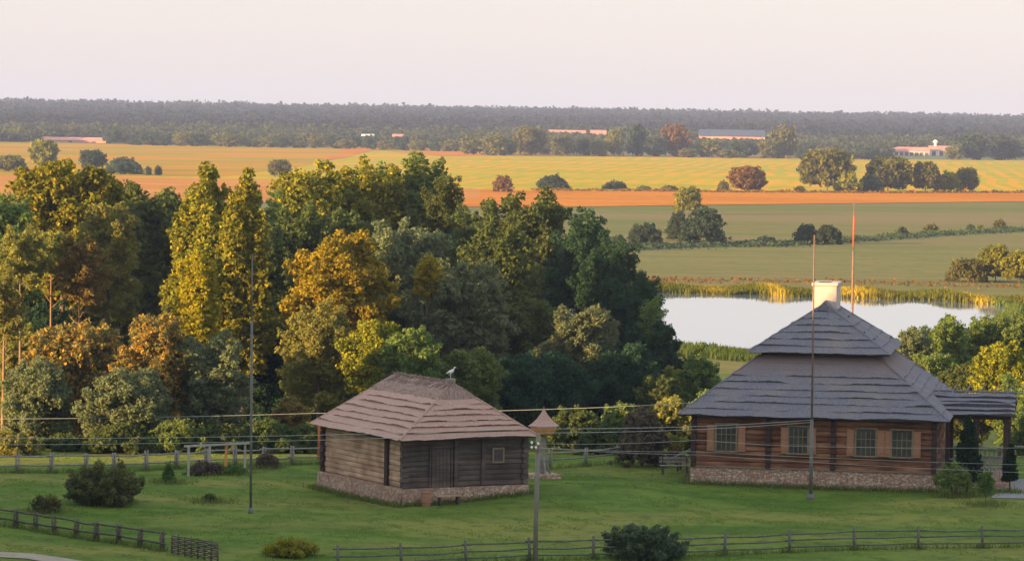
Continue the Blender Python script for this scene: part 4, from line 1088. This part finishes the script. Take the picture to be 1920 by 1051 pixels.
# ---- wayside shrine
dS = 182.0; sb = P(1018, 880, dS); sb.z = gz(sb.x, dS)
def zS(py): return P(1018, py, dS).z - sb.z
shr = empty('wooden_shrine', sb, R_(20)); tag(shr, 'small wooden wayside shrine with flared pyramid roof right behind the hut', 'shrine')
mb = MB(); z1, z0 = zS(766), zS(797)
prof = [(0,z1+.02),(.10,z1-.12),(.24,z1-.32),(.40,z1-.52),(.62,z1-.70),(.80,z0),(.80,z0-.05)]
ring = []
for r, z in prof:
    base = len(mb.v); k = 6
    for i in range(k): mb.v.append((r*math.cos(i*math.pi*2/k), r*math.sin(i*math.pi*2/k), z))
    ring.append(base)
for a, b in zip(ring, ring[1:]):
    for i in range(6): mb.f.append((b+i, b+(i+1)%6, a+(i+1)%6, a+i)); mb.mi.append(0)
mb.f.append(tuple(ring[-1]+i for i in reversed(range(6)))); mb.mi.append(0)
mb.tube([(0,0,z1-.1),(0,0,z1+.12)],[.03,.015],6)
mb.build('roof', M['hut_roof'], shr)
mb = MB(); zb = zS(814)
mb.tube([(0,0,z0-.02),(0,0,z0-.22),(0,0,zb+.06),(0,0,zb-.04)],[.70,.66,.56,.3],6); mb.build('box', M['orange_lit_wood'], shr)
mb = MB(); mb.bbox(-.11,.11,-.11,.11,-.2,zb+.02,.02)
for a in range(4): mb.beam((.5*math.cos(a*1.571),.5*math.sin(a*1.571),-.1),(.08*math.cos(a*1.571),.08*math.sin(a*1.571),1.0),.09,.09)
mb.build('post', M['grey_wood'], shr)
mb = MB(); plinth(mb,-.7,.7,-.7,.7,-.4,.22,rng_b); mb.build('base', M['stone'], shr)

# ---- lean-to by the house corner
b = P(1296, 884, 186); b.z = gz(b.x, 186)
lt = empty('firewood_shelter', b, R_(-12)); tag(lt, 'low dark lean-to shelter by the left corner of the log house', 'shelter')
mb = MB(); mb.beam((-.75,0,.72),(.45,0,1.3),1.1,.06); mb.build('roof', M['grey_wood'], lt)
for x, h in ((-.62,.76),(.36,1.2)):
    for y in (-.4,.4): q = MB(); q.beam((x,y,-.1),(x,y,h),.09,.09); q.build('leg', M['log_dark'], lt)
b = P(1266, 872, 184); b.z = gz(b.x, 184)
bn = empty('garden_bench', b, R_(6)); tag(bn, 'weathered garden bench on the lawn left of the log house', 'bench')
mb = MB()
for k in range(3): mb.bbox(-.75,.75,-.2+k*.14,-.08+k*.14,.42,.46,.01)
mb.build('seat', M['grey_wood'], bn)
mb = MB(); mb.bbox(-.75,.75,.24,.28,.55,.68,.01); mb.bbox(-.75,.75,.24,.28,.72,.85,.01); mb.build('backrest', M['grey_wood'], bn)
for x in (-.6,.6):
    for y, h in ((-.15,.42),(.22,.85)): q = MB(); q.beam((x,y,-.05),(x,y,h),.06,.06); q.build('leg', M['old_wood'], bn)
# stool by the hut door
b = hut.matrix_basis @ Vector((1.75,-1.0,0)); b.z = gz(b.x,b.y)
st = empty('wooden_bench', b, YW); tag(st, 'low plank bench on the grass at the hut door', 'bench')
mb = MB(); mb.bbox(-.6,.6,-.16,.16,.38,.44,.01); mb.build('seat', M['hut_lit'], st)
for x in (-.45,.45): q = MB(); q.bbox(x-.04,x+.04,-.13,.13,-.05,.38,.01); q.build('leg', M['hut_shade'], st)
b = hut.matrix_basis @ Vector((.75,-.75,0)); b.z = gz(b.x,b.y)
mb = MB(); mb.tube([(0,0,-.03),(0,0,.1),(0,0,.35),(0,0,.6),(0,0,.68)],[.2,.225,.245,.225,.2],16)
for z in (.12,.56): mb.tube([(0,0,z),(0,0,z+.05)],.238,16,1)
o = mb.build('barrel', [M['shutter'], M['rust']], None, False, b); tag(o, 'small reddish barrel against the hut plinth left of the door', 'barrel')

# ---- trellis frame by the back fence
def stand(px, py, d):
    q = P(px, py, d); q.z = gz(q.x, d); return q
a = stand(353, 908, 180); b = stand(462, 900, 182)
tr = empty('trellis', a); tag(tr, 'pale wooden trellis frame of four posts and one top bar on the lawn', 'trellis')
for t, key in ((0,'grey_wood'),(.36,'grey_wood'),(.64,'orange_lit_wood'),(.97,'grey_wood')):
    p = (b-a)*t; mb = MB(); mb.beam((p.x,p.y,-.1),(p.x,p.y,1.42),.11,.11); o = mb.build('post', M['frame_pale' if key == 'grey_wood' else key], tr)
    if key == 'orange_lit_wood': o['label'] = 'orange-lit trellis post'
mb = MB(); mb.beam((-.2,0,1.45),((b-a).x+.25,(b-a).y,1.48),.10,.09); mb.build('top_bar', M['frame_pale'], tr)

# ------------------------------------------------------------------ fences
def post_mesh(h, mat, double=True, seed=0):
    r = random.Random(seed); mb = MB()
    if double:
        for s in (-.065,.065): mb.tube([(s,-.05,-.2),(s+r.uniform(-.02,.02),-.05,h*.5),(s*1.1+r.uniform(-.02,.02),-.05,h+r.uniform(-.06,.06))],[.042,.04,.03],7)
        mb.tube([(0,.09,-.2),(0,.09,h*.95)],[.045,.035],7)
        for z in (.3,.62): mb.beam((-.13,-.02,h*z),(.13,-.02,h*z+.02),.05,.05)
    else:
        mb.tube([(0,0,-.2),(0,0,h*1.12)],[.062,.055],8)
    return mb.mesh('post', mat, True)
def rail_fence(label, pts, h, rails, mat, seed=1, double=True):
    root = empty('rail_fence', pts[0]); tag(root, label, 'fence')
    pms = [post_mesh(h, mat, double, seed+k) for k in range(3)]; r = random.Random(seed)
    for i, p in enumerate(pts):
        o = link('post', pms[i % 3], root, p - pts[0]); o.rotation_euler = (r.uniform(-.05,.05), r.uniform(-.06,.06), r.uniform(-.3,.3))
    for a, b in zip(pts, pts[1:]):
        d = b-a
        for f in rails:
            mb = MB(); o = a - pts[0]; z = h*f
            e0 = o - d.normalized()*.2 + Vector((0,0,z+r.uniform(-.03,.03))); e1 = o + d + d.normalized()*.2 + Vector((0,0,z+r.uniform(-.03,.03)))
            mid = e0.lerp(e1,.5)+Vector((0,0,r.uniform(-.05,.02)))
            q = .85 if not double else 1.1; mb.tube([e0,mid,e1],[.04*q,.042*q,.034*q],6); mb.build('rail', mat, root, True)
    return root
rail_fence('grey post-and-rail fence along the back of the lawn, left of the hut',
    [stand(px, py, d) for px, py, d in [(-30,925,179.5),(33,916,180),(95,910,180.5),(160,905,181.3),(214,900,182),(273,895,183),(330,886,184),(386,883,184.6),(441,881,185),(494,881,185.3),(547,881,185.6),(603,880,186)]], .98, (.38,.82), M['grey_wood'], 3)
rail_fence('grey post-and-rail fence behind the lawn between hut and log house',
    [stand(px, py, d) for px, py, d in [(1030,885,187),(1097,880,188.5),(1160,875,190),(1225,872,191)]], .95, (.5,.85), M['grey_wood'], 5)
rail_fence('dark split-rail fence descending across the bottom left corner',
    [stand(px, py, d) for px, py, d in [(-25,1000,158),(30,1008,157.2),(67,1012,156.2),(103,1017,155),(143,1025,153.8),(180,1030,152.6),(222,1036,151.5),(262,1043,150.2),(305,1050,149)]], .82, (.4,.85), M['old_wood'], 7)
rail_fence('three-rail fence with single posts across the bottom right of the lawn',
    [stand(px, py, d) for px, py, d in [(648,0,144.8),(768,0,145.4),(890,0,146.2),(1010,0,147.2),(1130,0,148.3),(1255,0,149.4),(1377,0,150.6),(1500,0,151.7),(1622,0,152.9),(1743,0,154.1),(1864,0,155.3),(1990,0,156.5)]], .84, (.25,.58,.90), M['mid_wood'], 9, False)
rail_fence('pale rail fence beyond the porch on the right',
    [stand(px, py, d) for px, py, d in [(1765,860,192),(1830,858,192.5),(1900,858,193),(1975,858,193.5)]], 1.1, (.45,.9), M['grey_wood'], 11)
# wattle end of the left fence
pa, pb = stand(322,1050,148.2), stand(408,1062,146.0)
wt = empty('wattle_fence', pa); tag(wt, 'short woven wattle hurdle at the right end of the dark split-rail fence', 'fence')
mb = MB(); dv = pb-pa
for k in range(8): p = dv*(k/7); mb.tube([(p.x,p.y,-.2),(p.x,p.y,.78+.08*math.sin(k*2.3))],[.04,.03],6)
mb.build('stakes', M['old_wood'], wt, True)
mb = MB()
for r in range(9):
    z = .08+r*.08; pts = []
    for k in range(29):
        t = k/28; p = dv*t; o = .05*math.cos(t*math.pi*7 + (math.pi if r % 2 else 0)); n2 = Vector((-dv.y,dv.x,0)).normalized()
        pts.append(Vector((p.x,p.y,z+rng_b.uniform(-.015,.015)))+n2*o)
    mb.tube(pts,.028,5)
mb.build('wattle', M['old_wood'], wt, True)

# ------------------------------------------------------------------ masts, pole and wires
def mast(label, px_b, py_b, d, top_py, px_t, cut_py, r0_, r1_, m0, m1, red=None, name='lightning_mast'):
    base = P(px_b, py_b, d); base.z = gz(base.x, d)
    T = P(px_t, top_py, d); C = P(px_b+(px_t-px_b)*.3, cut_py, d)
    root = empty(name, base); tag(root, label, 'mast'); H = T.z-base.z; hc = C.z-base.z; dx = T.x-base.x
    mb = MB(); mb.tube([(0,0,-.3),(dx*hc/H,0,hc)],[r0_,r0_*.85],8); mb.tube([(0,0,-.1),(0,0,.25)],[r0_*2.2,r0_*1.8],8); mb.build('shaft', M[m0], root, True)
    mb = MB(); mb.tube([(dx*hc/H,0,hc-.05),(dx,0,H)],[r1_,r1_*.55],7); mb.build('rod', M[m1], root, True)
    if red:
        z0, z1 = (P(px_t, p, d).z-base.z for p in red); mb = MB()
        mb.tube([(dx*z0/H,0,z0),(dx*z1/H,0,z1)],[r1_*1.25,r1_*1.2],8); mb.build('sunlit_band', M['red_lit'], root, True)  # red evening light on the rod put in as a coloured tube
mast('thin grey mast on the lawn left of the hut', 470, 965, 163.5, 476, 473, 600, .06, .042, 'metal', 'metal')
mast('tall mast in front of the log house, thick below and thin above the eave', 1520, 936, 174, 440, 1527, 786, .095, .055, 'metal', 'rust')
mast('tall mast with a red sunlit band coloured in, behind the log house roof', 1594, 800, 202, 366, 1602, 470, .07, .035, 'rust', 'rust', (462, 404))

dP = 147.0
pb_ = P(1003, 1062, dP); pb_.z = gz(pb_.x, dP); ptop = P(1005, 812, dP)
pole = empty('utility_pole', pb_); tag(pole, 'grey wooden utility pole with white insulators at the hut corner', 'pole')
Hp = ptop.z-pb_.z
mb = MB(); mb.tube([(0,0,-.4),(.02,0,Hp*.5),(.04,0,Hp)],[.10,.09,.075],10); mb.build('shaft', M['conc'], pole, True)
ins = []
for (px, py, dy) in ((997,829,-.1),(1009,831,-.1),(997,838,-.12),(1005,838,-.12)):
    q = P(px, py, dP-.12); mb = MB(); c = q-pb_
    mb.tube([(c.x,c.y,c.z-.06),(c.x,c.y,c.z),(c.x,c.y,c.z+.05)],[.035,.055,.03],8)
    mb.build('insulator', M['ceramic'], pole, True); ins.append(q)
mb = MB()
for z in (P(1003,832,dP).z, P(1003,841,dP).z): mb.beam((-.2,-.1,z-pb_.z-.05),(.22,-.1,z-pb_.z-.05),.03,.03)
mb.build('insulator_bracket', M['rust'], pole)
def wire(label, pts, r=.011):
    """thin sagging conductor through the given points"""
    fine = []
    for a, b in zip(pts, pts[1:]):
        n = 14; sag = (b-a).length*.004
        for i in range(n): t = i/n; fine.append(a.lerp(b,t)-Vector((0,0,sag*4*t*(1-t))))
    fine.append(pts[-1]); o = fine[0]
    mb = MB(); mb.tube([p-o for p in fine], r, 5); tag(mb.build('overhead_wire', M['wire'], None, True, o), label, 'wire', 'overhead wires')
wire('highest overhead wire, running behind the hut roof and the shrine', [P(-80,785,192),P(590,774,196),P(985,768,197),P(1330,753,198)], .014)
wire('upper of the two wires meeting at the utility pole top', [P(-80,821,165),P(1004,803,147),P(1520,787,174)])
wire('lower of the two wires meeting at the utility pole top', [P(-80,833,165),P(1004,811,147),P(1520,791,174)])
wire('faint wire from the upper right insulator to the log house wall', [ins[1],P(1310,824,166),P(1500,836,172),P(1990,838,176)], .008)
wire('faint wire from the lower right insulator past the windows', [ins[3],P(1310,846,160),P(1990,872,168)], .008)
wire('faint lowest wire crossing below the log house windows', [ins[2],P(1310,852,158),P(1990,888,164)], .008)
wire('short wire from the porch ridge to the right picture edge', [P(1778,738,183),P(1990,731,186)], .011)
wire('short wire from the porch eave to the right picture edge', [P(1890,774,180),P(1990,768,184)], .011)

# slim trunk with orange sunlight put into its bark colour
for (px, t, b_, d, r, lab) in [(597,792,870,189,.10,'reddish-orange bare trunk beside the left hut eave')]:
    a = stand(px, b_, d); tp = P(px, t, d)
    mb = MB(); h = tp.z-a.z; mb.tube([(0,0,-.2),(.05,0,h*.5),(.02,0,h)],[r,r*.9,r*.8],8); mb.tube([(.03,0,h*.7),(.3,.1,h+.3)],[r*.4,r*.2],5)
    tag(mb.build('tree_trunk', M['warm_bark' if r < .09 else 'sunlit_bark'], None, True, a), lab, 'tree trunk')

# ------------------------------------------------------------------ paths
def ground_strip(name, pts, mat, dz=.03):
    bm = bmesh.new(); vs = [bm.verts.new((x, y, gz(x, y)+dz)) for x, y in pts]; bm.faces.new(vs)
    bmesh.ops.triangulate(bm, faces=bm.faces[:])
    bmesh.ops.subdivide_edges(bm, edges=bm.edges[:], cuts=8, use_grid_fill=True)
    for v in bm.verts: v.co.z = gz(v.co.x, v.co.y)+dz
    bmesh.ops.recalc_face_normals(bm, faces=bm.faces[:])
    if sum(f.normal.z for f in bm.faces) < 0: bmesh.ops.reverse_faces(bm, faces=bm.faces[:])
    me = bpy.data.meshes.new(name); bm.to_mesh(me); bm.free(); me.materials.append(mat); tag(link(name, me), kind='structure')
ground_strip('paved_path', [(22.6,174.5),(23.4,178),(23.8,185),(30,186),(32,175)], M['path'], .03)
g = [G(px,py,.0) for px,py in [(-40,1035),(60,1041),(170,1058),(150,1070),(50,1052),(-40,1046)]]
ground_strip('dirt_track', [(p.x,p.y) for p in g], M['track'], .03)

# ------------------------------------------------------------------ lawn blades
def lawn():
    rng = np.random.default_rng(9); n = 170000
    x = rng.uniform(-27, 30, n); y = rng.uniform(141, 192, n)
    cl0 = np.sin(x*1.1+2*np.sin(y*.37))+np.sin(y*.9+1.5*np.sin(x*.5))+np.sin(x*2.3+y*1.7)
    keep = (np.abs(x) < y*.155) & (cl0 > .55)
    x, y = x[keep], y[keep]; n = len(x)
    cl = .5+.5*np.sin(x*.9+2*np.sin(y*.5))*np.sin(y*.7+np.sin(x*.4))
    h = (.02+.055*rng.random(n)*(.4+.9*cl))
    z = ground(x, y); a = rng.random(n)*6.283; w = rng.uniform(.02,.05,n)
    base = np.stack([x,y,z-.02],1); side = np.stack([np.cos(a)*w,np.sin(a)*w,np.zeros(n)],1)
    top = base + np.stack([rng.normal(size=n)*.05, rng.normal(size=n)*.05, h+.02],1)
    Q = np.stack([base-side, base+side, top],1).reshape(-1,3)
    o = link('grass', quads_mesh('grass', Q, L['grass'], np.clip(.3*rng.random(n)+.5*cl,0,1), 3)); tag(o, kind='stuff')
lawn()
def verge():
    """unmown longer grass along walls and fences and round the bushes"""
    rng = np.random.default_rng(31); P0 = []
    def along(a, b, n, wd):
        t = rng.random((n,1)); p = np.array(a)[None,:2]*(1-t)+np.array(b)[None,:2]*t; P0.append(p + rng.normal(size=(n,2))*wd)
    def loc(o, x, y): v = o.matrix_basis @ Vector((x,y,0)); return (v.x, v.y)
    along(loc(hut,-.5,-.45), loc(hut,W+.4,-.4), 1500, .16); along(loc(hut,-.5,-.45), loc(hut,-.5,D+.3), 1500, .16)
    along(loc(house,-.3,-.45), loc(house,HW+.3,-.45), 2200, .16); along(loc(house,-.45,-.4), loc(house,-.45,5), 700, .15)
    for o in bpy.data.objects:
        if o.name.startswith('rail_fence'):
            ps = [c.location + o.location for c in o.children if c.name.startswith('post')]
            for a in ps: along(a, a, 60, .14)
            for a, b in zip(ps, ps[1:]): along(a, b, 130, .14)
        elif o.parent is None and o.name.split('.')[0] in ('bush','shrub','sapling','thuja') and o.location.y < 186: along(o.location, o.location, 420, .55)
    p = np.concatenate(P0); n = len(p); z = ground(p[:,0], p[:,1]); h = rng.uniform(.10,.34,n); a = rng.random(n)*6.283; w_ = rng.uniform(.015,.035,n)
    base = np.stack([p[:,0],p[:,1],z-.02],1); side = np.stack([np.cos(a)*w_,np.sin(a)*w_,np.zeros(n)],1)
    top = base+np.stack([rng.normal(size=n)*.09,rng.normal(size=n)*.09,h],1)
    tag(link('grass', quads_mesh('grass', np.stack([base-side,base+side,top],1).reshape(-1,3), L['verge'], rng.random(n), 3)), kind='stuff')
verge()

# ------------------------------------------------------------------ haze
def haze():
    mb = MB(); mb.box(-2450, 2450, -210, 6850, -8, 60)
    t = NT('haze_air'); p = t.n('VolumePrincipled'); p.inputs['Color'].default_value = (.46,.60,1.0,1); p.inputs['Density'].default_value = HAZE
    p.inputs['Anisotropy'].default_value = .0
    t.l(p.outputs['Volume'], t.out.inputs['Volume'])
    tag(mb.build('haze', t.m), kind='stuff')
HAZE = .000102
haze()

# ------------------------------------------------------------------ light
SUN_AZ, SUN_EL = R_(238), R_(8.0)       # azimuth clockwise from the view direction: behind the camera to the left
to_sun = Vector((math.sin(SUN_AZ)*math.cos(SUN_EL), math.cos(SUN_AZ)*math.cos(SUN_EL), math.sin(SUN_EL)))
sl = bpy.data.lights.new('sun', 'SUN'); sl.energy = 5.0; sl.angle = R_(.6); sl.color = (1.0, .63, .27)
so = bpy.data.objects.new('sun', sl); COL.objects.link(so); so.rotation_euler = to_sun.to_track_quat('Z', 'Y').to_euler(); so.location = (0,-50,80)
w = bpy.data.worlds.new('World'); SC.world = w; w.use_nodes = True
nt = w.node_tree; nt.nodes.clear()
out = nt.nodes.new('ShaderNodeOutputWorld'); bg1 = nt.nodes.new('ShaderNodeBackground'); bg2 = nt.nodes.new('ShaderNodeBackground'); add = nt.nodes.new('ShaderNodeAddShader')
sky = nt.nodes.new('ShaderNodeTexSky'); sky.sky_type = 'NISHITA'; sky.sun_disc = False; sky.sun_elevation = SUN_EL; sky.sun_rotation = SUN_AZ
nt.links.new(sky.outputs[0], bg1.inputs['Color']); bg1.inputs['Strength'].default_value = .018
tc = nt.nodes.new('ShaderNodeTexCoord'); sep = nt.nodes.new('ShaderNodeSeparateXYZ'); rp = nt.nodes.new('ShaderNodeValToRGB')
nt.links.new(tc.outputs['Generated'], sep.inputs[0]); nt.links.new(sep.outputs['Z'], rp.inputs['Fac'])
e = rp.color_ramp.elements
e[0].position = 0.0; e[0].color = (.88,.79,.83,1); e[1].position = .5; e[1].color = (.95,1.0,1.08,1)
q = e.new(.05); q.color = (.875,.80,.835,1); q = e.new(.18); q.color = (.92,.92,.98,1)
nt.links.new(rp.outputs['Color'], bg2.inputs['Color']); bg2.inputs['Strength'].default_value = .252
nt.links.new(bg1.outputs[0], add.inputs[0]); nt.links.new(bg2.outputs[0], add.inputs[1]); nt.links.new(add.outputs[0], out.inputs['Surface'])

# ------------------------------------------------------------------ render settings
SC.render.engine = 'CYCLES'
SC.view_settings.view_transform = 'Standard'; SC.view_settings.look = 'None'; SC.view_settings.exposure = 1.75; SC.view_settings.gamma = 1.0
cy = SC.cycles
cy.use_denoising = True; cy.max_bounces = 5; cy.diffuse_bounces = 4; cy.glossy_bounces = 2; cy.transmission_bounces = 2; cy.volume_bounces = 0; cy.transparent_max_bounces = 6
cy.use_adaptive_sampling = True; cy.adaptive_threshold = .01
cy.caustics_reflective = False; cy.caustics_refractive = False
